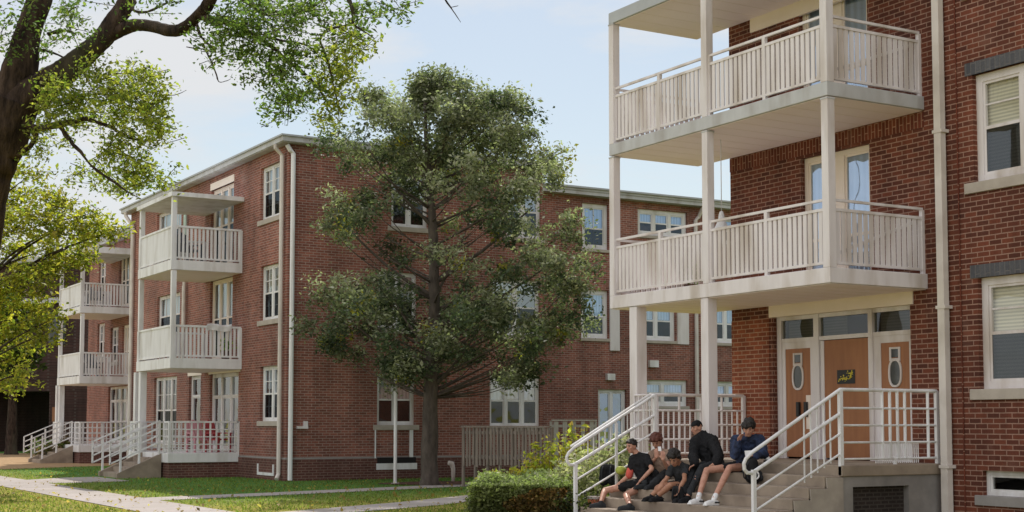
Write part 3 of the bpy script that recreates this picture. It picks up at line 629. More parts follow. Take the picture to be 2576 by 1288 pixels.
# eaves, gutters, roof
mb = MB()
mb.box(LX - .26, XE + .3, LY - .26, YE + .3, EAVE, EAVE + .02)
mb.box(LX - .3, XE + .34, LY - .3, YE + .34, EAVE + .021, EAVE + .16)
mb.box(XE - .5, 50.4, WY - .38, 60, EAVE - .1, EAVE + .019); mb.box(XE + .341, 50.4, WY - .42, 60, EAVE + .022, EAVE + .1)
mb.box(WX - .38, 40, YE + .341, 66.3, EAVE - .12, EAVE + .08)
mb.build('eave', M['fascia'], fb)
mb = MB()
mb.box(LX - .35, XE + .42, LY - .35, YE + .42, EAVE + .16, EAVE + .21); mb.box(XE + .43, 50.5, WY - .5, 60, EAVE + .1, EAVE + .16); mb.box(WX - .5, 40, YE + .43, 66.4, EAVE + .08, EAVE + .15)
mb.build('roof', M['roof_edge'], fb)
# windows
kw = dict(sill_over=.12, sill_h=.14, frame=.07, mull=.1)
for i, h in enumerate(A_W): window(f1, fb, *h, cols=2, muntin=(1, 1), blind=('blind_white', 'blind', 'curtain')[i], blind_to=((.5, .5), (.5, .62), (.96, .4))[i], white='white_cool', **kw)
for i, h in enumerate(A_FR): window(f1, fb, *h, cols=3, split=.52, muntin=(0, 0), transom=0, blind='blind_white', blind_to=.45, sill=None, frame=.09, mull=.1, white='beige')
for i, h in enumerate(A_S[:2]): window(f1, fb, *h, cols=2, muntin=(1, 0), blind='blind_white', blind_to=.6, white='white', **kw)
window(f1, fb, *A_S[2], cols=3, split=.5, muntin=(1, 1), blind=None, white='white', **kw)
for i, h in enumerate(B_W):
    n = 3 if i == 1 else 2
    window(f2, fb, *h, cols=n, muntin=(0, 0), blind=('blind_white', 'curtain', 'blind_white', 'blind')[i % 4], blind_to=((.5, .5), (.52, .45, .56), (.3, .62), (.55, .2), (.9, .5), (.4, .4))[i], white='white_cool', **kw)
for i, h in enumerate(C_W):
    if i == 7: window(f4, fb, *h, cols=2, split=1, blind=None, lower=None, sill=None, frame=.1, mull=.1, glass='glass_blue', white='white_cool', name='door')
    else: window(f4, fb, *h, cols=1 if i in (0, 2) else 3 if i == 1 else 2, split=.45 if i in (0, 2) else .5, muntin=(1, 0) if i in (0, 2) else (0, 0), glass='glass_blue', blind='curtain' if i == 0 else 'blind_white', blind_to=.45 if i else .9, white='white_cool', frame=.13, mull=.12, sill_over=.05, sill_h=.1)
for i, h in enumerate(D_W):
    if i in (3, 4): window(f3, fb, *h, cols=3, split=.5, muntin=(0, 1), blind='blind_white', blind_to=.4, sill=None, white='beige', frame=.08)
    elif i == 6: window(f3, fb, *h, cols=4, split=.5, transom=.45, muntin=(0, 0), blind=None, lower=None, sill=None, white='white', frame=.1, mull=.12, name='entrance')
    else: window(f3, fb, *h, cols=2, muntin=(0, 1), blind='blind_white', blind_to=.5, white='white', **kw)
# far entrance A: doors with transoms
window(f1, fb, 41.66, 44.3, .74, 3.15, cols=3, split=.02, transom=.55, muntin=(0, 0), blind=None, lower=None, sill=None, white='white', frame=.12, mull=.13, name='entrance')
window(f1, fb, 45.2, 46.4, .74, 3.15, cols=1, split=.02, transom=.5, blind=None, lower=None, sill=None, white='white', frame=.12, name='entrance')
mb = MB(); f1.box(mb, 44.3, 45.2, -.25, .0, .74, 3.15); mb.build('pier', M['brick_far'], fb)
mb = MB(); f1.box(mb, 41.5, 44.4, -.05, .02, 3.15, 3.34); f1.box(mb, 45.1, 46.5, -.05, .02, 3.15, 3.3); mb.build('header_panel', M['beige'], fb)
for h in A_FR: 
    mb = MB(); f1.box(mb, h[0] - .05, h[1] + .05, -.05, .02, h[3], h[3] + .22); mb.build('header_panel', M['beige'], fb)
# basement windows, vents
mb = MB(); f2.box(mb, 17.75, 19.05, -.05, .06, .27, .45); mb.build('sill', M['white_cool'], fb)
mb = MB(); f2.box(mb, 17.78, 19.02, -.02, .04, .45, .62); mb.build('basement_pane', M['dark'], fb)
mb = MB(); f1.box(mb, 38.55, 39.85, -.05, .06, .12, .2); f1.box(mb, 38.55, 38.63, -.05, .06, .2, .44); f1.box(mb, 39.77, 39.85, -.05, .06, .2, .44); mb.build('sill', M['white_cool'], fb)
mb = MB(); f2.box(mb, 15.3, 15.62, -.02, .1, 1.45, 1.52); f2.box(mb, 15.5, 15.62, -.02, .08, 1.52, 1.66); mb.build('vent_hood', M['white'], fb)
# pipes
def pipe(pts, r, nm='downspout', mat='metal_pipe'): mb = MB(); mb.tube(pts, r, 8); return mb.build(nm, M[mat], fb)
pipe([(LX - .3, LY + .25, EAVE), (LX - .3, LY + .25, EAVE - .1), (LX - .1, LY + .25, EAVE - .3), (LX - .1, LY + .25, .2), (LX - .2, LY + .15, .05)], .062)
pipe([(LX - .1, LY - .12, EAVE - .05), (LX + .0, LY - .12, EAVE - .2), (LX + .1, LY - .1, EAVE - .28), (LX + .1, LY - .1, .02)], .068, mat='white_cool')
pipe([(LX - .3, YE - .3, EAVE), (LX - .28, YE - .3, EAVE - .15), (LX - .1, YE - .6, EAVE - .55), (LX - .1, YE - .6, .1)], .075)
pipe([(LX - .1, 46.75, 8.9), (LX - .1, 46.75, 7.6)], .06, mat='pipe_green'); pipe([(LX - .1, 46.75, 7.6), (LX - .1, 46.75, 3.4)], .06); pipe([(LX - .07, 47.0, 6.2), (LX - .07, 47.0, 3.4)], .03)
pipe([(31.95, WY - .3, EAVE - .1), (31.9, WY - .1, EAVE - .45), (31.75, WY - .1, EAVE - .6), (31.75, WY - .1, .1)], .07)
pipe([(17.72, LY - .03, 1.5), (17.72, LY - .03, .6)], .022, 'trim_strip', 'white_cool'); 
mb = MB(); f2.box(mb, 18.82, 18.93, -.02, .04, .62, 1.5); mb.build('trim_strip', M['white_cool'], fb)
mb = MB(); f2.box(mb, 23.2, XE, -.02, .05, .7, 4.0); 
mb = MB(); f4.box(mb, 28.05, 28.45, -.02, .06, 4.1, 6.5); mb.build('trim_strip', M['white'], fb); mb = MB(); f4.box(mb, 30.95, 31.45, -.02, .05, 4.4, 5.95); mb.build('trim_strip', M['white'], fb)
mb = MB(); f4.box(mb, 29.68, 30.05, -.02, .14, 3.56, 3.8); mb.build('wall_lamp', M['white_cool'], fb)
mb = MB(); f4.box(mb, 27.88, 28.2, -.02, .14, 3.08, 3.3); mb.build('wall_lamp', M['white_cool'], fb)

def far_balcony(fc, x0, x1, y0, y1, zb, zd, zr, ztop, posts=True, solid=True, name='balcony'):
    mb = MB(); mb.box(x0, x1 - .003, y0, y1, zb, zd); dk = mb.build(name, M['white_cool'], fb)
    mb = MB(); mb.box(x0 + .05, x1 - .05, y0 + .05, y1 - .05, zb - .012, zb - .004); mb.build('soffit', M['beige'], dk)
    rl = MB(); x = x0 + .06
    for (a, b, fine) in (((x, y0 + .06, 0), (x, y1 - .06, 0), True), ((x, y0 + .06, 0), (x1 - .03, y0 + .06, 0), False), ((x, y1 - .06, 0), (x1 - .03, y1 - .06, 0), False)):
        slat_run(rl, a, b, zd + .05, zr - .03, .105 if fine else .125, .088 if fine else .066, .02)
        a, b = Vector(a), Vector(b)
        rl.bar(a + Vector((0, 0, zr)), b + Vector((0, 0, zr)), .07, .06); rl.bar(a + Vector((0, 0, zd + .07)), b + Vector((0, 0, zd + .07)), .05, .05)
        d = (b - a).normalized()
        for p in (a, b): bar_slat(rl, p, d, zd + .002, zr, .1, .09)
    rl.build('railing', M['white_cool'], dk)
    for (px, py) in ((x0 + .09, y0 + .09), (x0 + .09, y1 - .09)):
        mb = MB(); mb.box(px - .07, px + .07, py - .07, py + .07, zd, ztop); mb.build('post', M['white_cool'], dk)
    return dk
BL = 12.8
far_balcony(f1, BL, LX, 41.45, 44.9, 6.13, 6.42, 7.42, 8.3); far_balcony(f1, BL, LX, 41.4, 44.9, 3.22, 3.52, 4.47, 6.1)
mb = MB(); mb.box(BL - .05, LX - .003, 41.35, 45.0, 8.3, 8.43); mb.build('canopy', M['white_cool'], fb)
far_balcony(f3, 14.4, WX, 58.6, 62.3, 6.05, 6.32, 7.25, 8.5); far_balcony(f3, 14.4, WX, 58.5, 62.3, 3.2, 3.5, 4.43, 6.0)
mb = MB(); mb.box(14.35, WX - .003, 58.5, 62.4, 8.5, 8.75); mb.build('canopy', M['white_cool'], fb)
def porch(x0, x1, y0, y1, zd, zr, sy0, sy1, nst):
    mb = MB(); mb.box(x0, x1 - .003, y0, y1, zd - .28, zd); dk = mb.build('porch', M['white_cool'], fb, bevel=.01)
    mb = MB(); mb.box(x0 + .06, x1 - .01, y0 + .06, y1 - .06, 0, zd - .282); mb.build('porch_base', M['brick_plinth'], dk)
    rl = MB()
    for (a, b) in (((x0 + .06, y0 + .06), (x1 - .03, y0 + .06)), ((x0 + .06, y1 - .06), (x1 - .03, y1 - .06)), ((x0 + .06, sy1 + .1), (x0 + .06, y1 - .06)), ((x0 + .06, y0 + .06), (x0 + .06, sy0 - .05))):
        a = Vector((*a, 0)); b = Vector((*b, 0))
        if (b - a).length < .15: continue
        for z in (zr, zr - .22, zr - .44, zr - .66, zd + .09): rl.bar(a + Vector((0, 0, z)), b + Vector((0, 0, z)), .04 if z < zr else .07, .03 if z < zr else .05)
        slat_run(rl, a, b, zd + .02, zr, .19, .05, .02)
        d = (b - a).normalized()
        for p in (a, b): bar_slat(rl, p, d, zd + .001, zr + .02, .075, .07)
        rl.build('railing', M['white_cool'], dk); rl = MB()
    for (px, py) in ((x0 + .14, y1 - .4), (x0 + .14, y1 - .95)):
        mb = MB(); mb.box(px - .1, px + .1, py - .1, py + .1, zd, 3.2); mb.build('column', M['white_cool'], dk)
    stp = MB(); rs = zd / nst; tr = .3
    for k in range(1, nst): stp.box(x0 - tr * (nst - k), x0 - .001 * k, sy0 + .15, sy1 - .15, 0, rs * k)
    stp.build('step', M['step'], dk)
    xb = x0 - tr * (nst - 1) - .1
    for ya in (sy0, sy1 - .15):
        ck = MB(); ck.hexa([(xb, ya, 0), (x0 - .002, ya, 0), (x0 - .002, ya + .15, 0), (xb, ya + .15, 0), (xb, ya, .14), (x0 - .002, ya, zd - .02), (x0 - .002, ya + .15, zd - .02), (xb, ya + .15, .14)])
        ck.build('cheek_wall', M['step'], dk)
    for ya in (sy0 + .05, sy1 - .07):
        sr = MB()
        for i, dz in enumerate((.95, .74, .53, .32)):
            sr.bar((xb - .2, ya, .1 + dz), (x0 - .04, ya, zd + dz), .045, .04)
        for t in (0.08, .5, .96):
            xx = xb + (x0 - xb) * t; zz = .1 + (zd - .1) * t; sr.bar((xx, ya + .005, zz - .15 if t > .2 else 0), (xx, ya + .005, zz + .96), .06, .055)
        sr.bar((xb - .2, ya, .4), (xb - .2, ya, 1.06), .045, .045)
        sr.build('stair_railing', M['white_cool'], dk)
porch(BL, LX, 41.5, 45.6, .73, 1.64, 42.1, 44.2, 5); porch(14.4, WX, 58.4, 63, .73, 1.64, 59.3, 61.4, 5)

# things kept on the far porches and balconies
def chair(loc, rz, mat, label, sc=1.0):
    o = thing('porch_chair', loc, label, 'chair', 'chairs on the far porch'); 
    def bx(nm, *b): mb = MB(); c = Vector(loc); ca, sa = math.cos(rz), math.sin(rz)
    L = Vector(loc)
    def T(x, y, z): return (L.x + (x * math.cos(rz) - y * math.sin(rz)) * sc, L.y + (x * math.sin(rz) + y * math.cos(rz)) * sc, L.z + z * sc)
    def hx(mb, x0, x1, y0, y1, z0, z1, lean=0): mb.hexa([T(x0, y0, z0), T(x1, y0, z0), T(x1, y1, z0), T(x0, y1, z0), T(x0, y0 + lean, z1), T(x1, y0 + lean, z1), T(x1, y1 + lean, z1), T(x0, y1 + lean, z1)])
    mb = MB(); hx(mb, -.26, .26, -.25, .25, .36, .41); mb.build('seat', mat, o)
    mb = MB()
    for k in range(5): hx(mb, -.25 + k * .105, -.17 + k * .105, .22, .25, .41, .98 - abs(k - 2) * .03, .14)
    mb.build('backrest', mat, o)
    for sx in (-1, 1):
        mb = MB(); hx(mb, sx * .29 - .05, sx * .29 + .05, -.3, .26, .56, .59); mb.build('armrest', mat, o)
        for sy in (-.26, .2): mb = MB(); hx(mb, sx * .28 - .025, sx * .28 + .025, sy - .03, sy + .03, 0, .56); mb.build('leg', mat, o)
    return o
M['red'] = pm('red_plastic', (.42, .05, .06), None, 4, .45); M['pink'] = pm('faded_pink_plastic', (.62, .3, .34), None, 4, .5)
chair((14.5, 42.1, .73), .5, M['red'], 'red slatted garden chair at the wall end of the porch with the beige cheek steps')
chair((14.0, 42.3, .73), .2, M['pink'], 'faded pink garden chair beside the red one on the near porch of the far block')
M['grey_plastic'] = pm('grey_plastic', (.12, .13, .16), None, 4, .5)
chair((13.6, 42.3, 6.42), .4, M['grey_plastic'], 'dark garden chair on the top balcony of the far block')
chair((15.2, 59.6, 3.5), .1, M['grey_plastic'], 'dark garden chair on the middle balcony of the farther wing')
chair((15.3, 59.8, 6.32), -.3, M['grey_plastic'], 'dark garden chair on the top balcony of the farther wing')
def planter(loc, label, cols):
    o = thing('planter', loc, label, 'planter', 'potted plants on the balconies'); L = Vector(loc); mb = MB(); mb.tube([L, L + Vector((0, 0, .26))], [.11, .15], 12); mb.build('pot', M['mulch'], o)
    P = rng.normal(size=(160, 3)) * np.array([.13, .13, .12]) + np.array([L.x, L.y, L.z + .42]); leaf_mesh('foliage', P, .08, tint(160, cols), M['leaf'], o)
def cloth_item():
    mb = MB(); L = 8
    P = []
    for j in range(7):
        for i in range(L + 1):
            t = i / L; z = 4.55 - max(0, j - 2) * .05 - (0 if j > 1 else (2 - j) * .05); y = 41.44 - .0 - (.05 if j > 1 else -.06) - .025 * math.sin(t * 14 + j * .4)
            P.append((13.9 + t * .75, y, z + .02 * math.sin(t * 7)))
    mb.v = P
    for j in range(6):
        for i in range(L): a = j * (L + 1) + i; mb.f.append((a, a + 1, a + L + 2, a + L + 1)); mb.mi.append(0)
    o = mb.build('towel', M['white_cool'], None, smooth=True); props(o, 'white towel draped over the middle balcony railing of the far block', 'towel')
cloth_item()

# ------------------------------------------------------------------ distant dark building, car, street edge
db = thing('dark_building', (14, 86, 0), 'dark shaded brick building with pale eave glimpsed behind trees beyond the lawn', 'building')
p0 = at(-260, 1065, 84); p1 = at(168, 1065, 80)
dv = (p1 - p0); dv.z = 0; L = dv.length; du = dv / L; dn = Vector((-du.y, du.x, 0))
def dbox(mb, u0, u1, w0, w1, z0, z1):
    q = lambda u, w_, z: tuple(Vector((p0.x, p0.y, 0)) + du * u + dn * w_ + Vector((0, 0, z)))
    mb.hexa([q(u0, w0, z0), q(u1, w0, z0), q(u1, w1, z0), q(u0, w1, z0), q(u0, w0, z1), q(u1, w0, z1), q(u1, w1, z1), q(u0, w1, z1)])
mb = MB(); dbox(mb, 0, L + 3, 0, 9, 3.4, 10.6)
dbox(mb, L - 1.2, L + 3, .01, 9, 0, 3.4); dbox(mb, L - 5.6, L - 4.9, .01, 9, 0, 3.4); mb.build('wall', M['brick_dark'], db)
mb = MB(); dbox(mb, -.4, L + 3.4, -.6, 9.4, 10.6, 10.9); dbox(mb, -.2, L + 3.1, -.3, -.02, 8.3, 8.6); mb.build('eave', M['fascia'], db)
mb = MB()
for k in range(4): mb = MB(); dbox(mb, L - 1.3 - k * 2.6, L - .2 - k * 2.6, -.04, -.01, 6.0, 7.6); mb.build('window', M['glass_deep'], db)
mb = MB(); dbox(mb, L - .9, L - .3, -.12, -.02, 1.7, 2.5); mb.build('notice_board', M['orange'] if 'orange' in M else M['door'], db)

def car(loc, rz, mat, label):
    o = thing('parked_car', loc, label, 'car', 'cars parked along the far street'); L = Vector(loc); ca, sa = math.cos(rz), math.sin(rz)
    T = lambda x, y, z: (L.x + x * ca - y * sa, L.y + x * sa + y * ca, L.z + z)
    prof = [(-2.2, .35), (-2.25, .7), (-2.1, .95), (-1.5, 1.0), (-1.0, 1.42), (.3, 1.45), (1.05, 1.0), (2.0, .88), (2.2, .65), (2.2, .35)]
    mb = MB(); n = len(prof)
    for s in (-.85, .85): mb.v += [T(x, s * (1 if z < 1.05 else .82), z) for x, z in prof]
    mb.f.append(tuple(range(n))); mb.f.append(tuple(range(n, 2 * n))[::-1]); mb.mi += [0, 0]
    for i in range(n): mb.f.append((i, (i + 1) % n, n + (i + 1) % n, n + i)); mb.mi.append(0)
    mb.build('body', mat, o, bevel=.05)
    mb = MB()
    for s in (-1, 1):
        for (a, b) in (((-1.35, -.98), (-.32, -.25)), ):
            pass
        mb.quad(T(-1.3, s * .86, 1.04), T(-.3, s * .86, 1.04), T(-.3, s * .735, 1.37), T(-.93, s * .735, 1.37)); mb.quad(T(-.22, s * .86, 1.04), T(.88, s * .86, 1.04), T(.28, s * .735, 1.38), T(-.22, s * .735, 1.38))
    mb.quad(T(1.0, -.68, 1.04), T(1.0, .68, 1.04), T(.36, .6, 1.44), T(.36, -.6, 1.44)); mb.build('window', M['glass_deep'], o)
    for x in (-1.35, 1.35):
        for s in (-.82, .82):
            mb = MB(); mb.tube([T(x, s - .1, .33), T(x, s + .1, .33)], .33, 16); wv = mb.build('wheel', M['black'], o)
            mb = MB(); mb.tube([T(x, s - .105, .33), T(x, s + .105, .33)], .19, 12); mb.build('rim', M['roof_edge'], wv)
    return o
M['car_white'] = pm('car_white', (.75, .75, .76), None, 1, .25, spec=.6); M['car_silver'] = pm('car_silver', (.5, .51, .53), None, 1, .25, spec=.6); M['car_red'] = pm('car_rust', (.3, .09, .05), None, 1, .3, spec=.6)
cp = at(95, 1065, 95); car((cp.x, cp.y, 0.02), YAW * -1 + .1, M['car_white'], 'white hatchback parked on the bright street under the dark building')
cp = at(20, 1065, 99); car((cp.x, cp.y, 0.02), YAW * -1 + .1, M['car_red'], 'rust red hatchback parked at the picture edge on the far street')

# ------------------------------------------------------------------ foliage
def leaf_mesh(name, C, size, cols, mat, parent, upbias=.3, aspect=.5, sizevar=.35, droop=None):
    n = len(C); C = np.asarray(C, float)
    d = rng.normal(size=(n, 3)); d[:, 2] = d[:, 2] * .7 + upbias * 0
    if droop is not None: d[:, 2] -= droop
    d /= np.linalg.norm(d, axis=1, keepdims=True)
    nr = rng.normal(size=(n, 3)); nr[:, 2] = np.abs(nr[:, 2]) + upbias
    s = np.cross(d, nr); s /= np.linalg.norm(s, axis=1, keepdims=True) + 1e-9
    nn = np.cross(s, d)
    L = size * (1 + sizevar * rng.normal(size=(n, 1))).clip(.45, 1.8)
    a = C - d * L * .5; b = C + d * L * .5; m1 = C + s * L * aspect * .5 + nn * L * .1 - d * L * .05; m2 = C - s * L * aspect * .5 + nn * L * .1 - d * L * .05
    off = np.array(world_loc(parent)) if parent is not None else np.zeros(3)
    V = np.stack([a, m1, b, m2], 1).reshape(-1, 3) - off
    me = bpy.data.meshes.new(name); me.vertices.add(4 * n); me.vertices.foreach_set('co', V.astype(np.float32).ravel())
    me.loops.add(4 * n); me.loops.foreach_set('vertex_index', np.arange(4 * n, dtype=np.int32))
    me.polygons.add(n); me.polygons.foreach_set('loop_start', np.arange(0, 4 * n, 4, dtype=np.int32))
    me.update(calc_edges=True); me.validate()
    at_ = me.attributes.new('tint', 'FLOAT_COLOR', 'POINT')
    cc = np.ones((n, 4), np.float32); cc[:, :3] = cols
    at_.data.foreach_set('color', np.repeat(cc, 4, 0).ravel())
    me.materials.append(mat)
    o = bpy.data.objects.new(name, me); COL.objects.link(o)
    if parent is not None: o.parent = parent
    return o
def tint(n, pal, var=.25):
    pal = np.array(pal); i = rng.integers(0, len(pal), n); t = rng.random((n, 1)); j = rng.integers(0, len(pal), n)
    c = pal[i] * (1 - t * .5) + pal[j] * t * .5
    return (c * (1 + var * rng.normal(size=(n, 1)))).clip(.004, .9)
def sprays(center, rad, k, leaves, spread, twigs=None, flat=1.0):
    """k little sprays of leaves inside an ellipsoid; returns leaf centres and the spray each belongs to"""
    out = []
    for _ in range(k):
        while True:
            q = rng.uniform(-1, 1, 3)
            if (q ** 2).sum() <= 1: break
        c = np.array(center) + q * np.array(rad)
        d = rng.normal(size=3); d[2] *= .5; d /= np.linalg.norm(d); t = rng.uniform(-1, 1, (leaves, 1))
        pts = c + d * t * spread * 1.5 + rng.normal(size=(leaves, 3)) * spread * .42 * np.array([1, 1, flat])
        out.append(pts)
        if twigs is not None: twigs.append((c, d * spread * 1.5))
    return np.concatenate(out)

def curve(pts, n=4):
    """catmull-rom through points (Vector, radius)"""
    P = [p for p, r in pts]; Q = [r for p, r in pts]; out = []; rr = []
    for i in range(len(P) - 1):
        a, b, c, d = P[max(i - 1, 0)], P[i], P[i + 1], P[min(i + 2, len(P) - 1)]
        for k in range(n):
            t = k / n; out.append(.5 * ((2 * b) + (c - a) * t + (2 * a - 5 * b + 4 * c - d) * t * t + (3 * b - a - 3 * c + d) * t ** 3)); rr.append(Q[i] * (1 - t) + Q[i + 1] * t)
    out.append(P[-1]); rr.append(Q[-1]); return out, rr
def gnarl(mb, amp, freq):
    # lumpy bark relief: push every ring vertex in or out along its own offset from the ring centre
    out = []
    for v in mb.v:
        p = Vector(v); n = noise.noise_vector(Vector((p.x * freq, p.y * freq, p.z * freq * .45))); out.append(tuple(p + Vector((n.x, n.y, n.z * .4)) * amp * .2))
    mb.v = out
def limb(mb, pts, n=5, sides=10, rough=.04):
    P, r = curve(pts, n)
    P = [p + Vector((R.uniform(-1, 1), R.uniform(-1, 1), R.uniform(-1, 1))) * (q * rough) for p, q in zip(P, r)]
    mb.tube(P, [q * (1 + R.uniform(-rough, rough)) for q in r], sides)

planter((14.6, 41.75, 3.52), 'small potted plant at the wall end of the middle far balcony', [(.12, .18, .04), (.2, .24, .06)])
planter((16.9, 21.9, 3.99), 'potted plant at the far end of the near middle balcony', [(.12, .18, .04), (.16, .2, .05)])
# --- big spreading tree at the left, its trunk standing just outside the frame
T0 = atZ(-215, 1500, 0); D0 = 13.0
bt = thing('oak_tree', (T0.x, T0.y, 0), 'big old tree with dark forked trunk and long limbs arching over the lawn', 'tree')
A = lambda x, y, d=D0: at(x, y, d)
mb = MB()
tr = [(Vector((T0.x, T0.y, -.1)), .5), (Vector((T0.x, T0.y, .25)) + (A(-190, 1300) - A(-215, 1500)) * 0, .4), (A(-150, 1000), .35), (A(-92, 650), .31), (A(-56, 460), .29), (A(-14, 340), .275), (A(30, 238), .25)]
limb(mb, tr, 9, 30, .02)
limb(mb, [(A(5, 300), .2), (A(40, 200), .165), (A(66, 100), .13), (A(98, 0), .115), (A(130, -140), .09), (A(150, -320), .06)], 9, 22, .02)
limb(mb, [(A(-5, 300), .2), (A(72, 240), .17), (A(112, 212), .138), (A(160, 182), .118), (A(212, 140), .104), (A(262, 98), .092), (A(292, 52), .082), (A(322, -5), .075), (A(350, -120), .07), (A(400, -260), .05)], 9, 22, .02)
limb(mb, [(A(272, 92), .072), (A(302, 76), .065), (A(342, 63, 12.9), .058), (A(385, 66, 12.8), .055), (A(430, 79, 12.7), .054), (A(470, 64, 12.6), .052), (A(503, 38, 12.5), .048), (A(528, 8, 12.4), .054), (A(560, -60, 12.3), .045), (A(640, -150, 12.2), .03)], 5, 10, .04)
thin = [
 [(500, 40, 12.5, .035), (540, 50, 12.4, .03), (585, 62, 12.3, .026), (655, 94, 12.2, .022), (693, 122, 12.2, .02), (730, 160, 12.1, .017), (768, 188, 12.1, .014), (800, 230, 12.0, .01), (822, 260, 12, .006)],
 [(560, -40, 12.3, .035), (628, 9, 12.3, .028), (665, 33, 12.2, .024), (721, 34, 12.1, .022), (773, 23, 12, .02), (840, -8, 12, .015), (900, -50, 12, .01)],
 [(830, -60, 11.8, .022), (876, 0, 11.8, .018), (885, 58, 11.8, .014), (836, 70, 11.8, .012), (806, 98, 11.8, .011), (822, 140, 11.8, .01), (834, 200, 11.8, .008), (848, 260, 11.8, .005), (852, 300, 11.8, .003)],
 [(884, 60, 11.8, .01), (915, 78, 11.7, .007), (940, 95, 11.7, .004)],
 [(510, 110, 12.4, .01), (518, 128, 12.4, .008), (536, 158, 12.3, .007), (546, 185, 12.3, .006), (553, 206, 12.3, .004), (568, 203, 12.3, .003), (577, 198, 12.3, .002)],
 [(500, 62, 12.4, .014), (508, 95, 12.4, .011), (540, 130, 12.4, .008), (470, 115, 12.5, .004)],
 [(690, 120, 12.2, .013), (680, 170, 12.2, .01), (700, 215, 12.2, .007), (722, 255, 12.1, .005), (724, 318, 12.1, .002)],
 [(650, 95, 12.2, .012), (700, 100, 12, .01), (755, 110, 11.9, .008), (800, 130, 11.9, .006)],
 [(40, 285, 13, .05), (80, 318, 12.9, .036), (110, 322, 12.8, .032), (170, 308, 12.6, .026), (225, 300, 12.5, .02), (290, 330, 12.4, .014), (345, 352, 12.3, .009), (410, 352, 12.2, .004)],
 [(150, 312, 12.6, .02), (170, 345, 12.6, .016), (192, 372, 12.5, .014), (250, 428, 12.4, .011), (300, 470, 12.3, .008), (352, 500, 12.2, .003)],
 [(85, 318, 12.9, .03), (92, 350, 12.9, .028), (60, 380, 12.9, .024), (20, 400, 13, .02)],
 [(120, 210, 13.2, .02), (140, 230, 13.1, .015), (200, 240, 13, .01), (300, 235, 12.8, .006), (405, 240, 12.6, .003)],
 [(340, 0, 12.9, .022), (340, 25, 12.8, .016), (375, 28, 12.8, .012), (420, 5, 12.7, .008)],
 [(125, 85, 13.2, .02), (170, 78, 13.2, .014), (195, 88, 13.2, .008)], [(70, 120, 13.2, .02), (130, 130, 13.3, .012), (180, 160, 13.3, .006)],
 [(1100, -30, 11.4, .008), (1128, 18, 11.4, .006), (1142, 38, 11.4, .004), (1156, 56, 11.4, .002)], [(1128, 18, 11.4, .004), (1146, 14, 11.4, .002)], [(930, -90, 11.8, .014), (1020, -70, 11.6, .011), (1105, -30, 11.4, .008)],
 [(405, 240, 12.6, .004), (440, 240, 12.5, .003), (466, 226, 12.5, .002)],
]
for t in thin: limb(mb, [(A(x, y, d), r) for x, y, d, r in t], 4, 6, .25)
blobs = [(25, 40, 70, 50, 9), (150, 40, 60, 45, 8), (185, 100, 55, 35, 7), (210, 25, 45, 25, 5), (120, 110, 40, 30, 4), (10, 110, 25, 60, 4), (420, 10, 50, 18, 4), (350, 12, 30, 15, 3),
 (545, 75, 50, 40, 13), (600, 50, 60, 50, 17), (590, 125, 55, 40, 14), (660, 50, 60, 45, 17), (645, 125, 50, 40, 14), (700, 85, 50, 45, 12), (745, 40, 60, 35, 12), (690, 175, 40, 45, 10), (690, 14, 100, 20, 15), (800, 15, 60, 22, 11), (735, 170, 45, 50, 11), (725, 250, 38, 45, 9), (765, 240, 20, 20, 3), (700, 265, 25, 30, 4), (722, 295, 15, 18, 2),
 (845, 150, 45, 50, 17), (868, 120, 40, 35, 10), (875, 175, 30, 30, 8), (835, 215, 35, 40, 8), (850, 270, 20, 35, 7), (812, 90, 35, 30, 6), (890, 30, 45, 35, 8), (940, 25, 45, 25, 7), (985, 20, 25, 28, 4), (900, 75, 30, 25, 4),
 (250, 185, 60, 28, 8), (320, 195, 50, 30, 10), (370, 215, 45, 35, 10), (280, 235, 80, 35, 18), (170, 250, 55, 35, 13), (210, 280, 60, 30, 12), (370, 260, 45, 30, 11), (120, 280, 40, 35, 8), (300, 290, 80, 28, 14), (385, 305, 45, 22, 8), (400, 345, 42, 18, 7), (330, 335, 60, 20, 7), (160, 330, 50, 22, 6), (270, 390, 50, 30, 8), (330, 410, 60, 28, 10), (380, 430, 45, 25, 8), (240, 440, 60, 25, 8), (310, 455, 50, 20, 6), (300, 480, 40, 14, 4), (410, 455, 18, 20, 3), (130, 190, 25, 25, 3), (60, 330, 30, 25, 5), (110, 370, 40, 22, 5)]
C = []; CC = []; tw = []
for (x, y, rx, ry, k) in blobs:
    d = 12.6 - (x - 100) * .0012 + rng.uniform(-.5, .5); sc = d / F_PX
    p = sprays(A(x, y, d), (rx * sc, .35, ry * sc), k if y > 160 else max(2, int(k * .8)), 52 if y > 160 else 44, .1, tw)
    C.append(p)
    warm = y > 150 and x < 450
    pal = [(.24, .24, .05), (.3, .275, .065), (.16, .185, .04), (.09, .12, .03)] if warm or (x > 820 and y > 80) else [(.075, .115, .035), (.1, .14, .04), (.15, .175, .05), (.05, .075, .025)]
    CC.append(tint(len(p), pal))
for (c, d) in tw:
    mb.tube([Vector(c - d), Vector(c), Vector(c + d)], [.004, .003, .002], 3, cap=False)
gnarl(mb, .16, 5.0); mb.build('trunk', M['bark'], bt, smooth=True)
leaf_mesh('crown', np.concatenate(C), .039, np.concatenate(CC), M['leaf'], bt, aspect=.48)

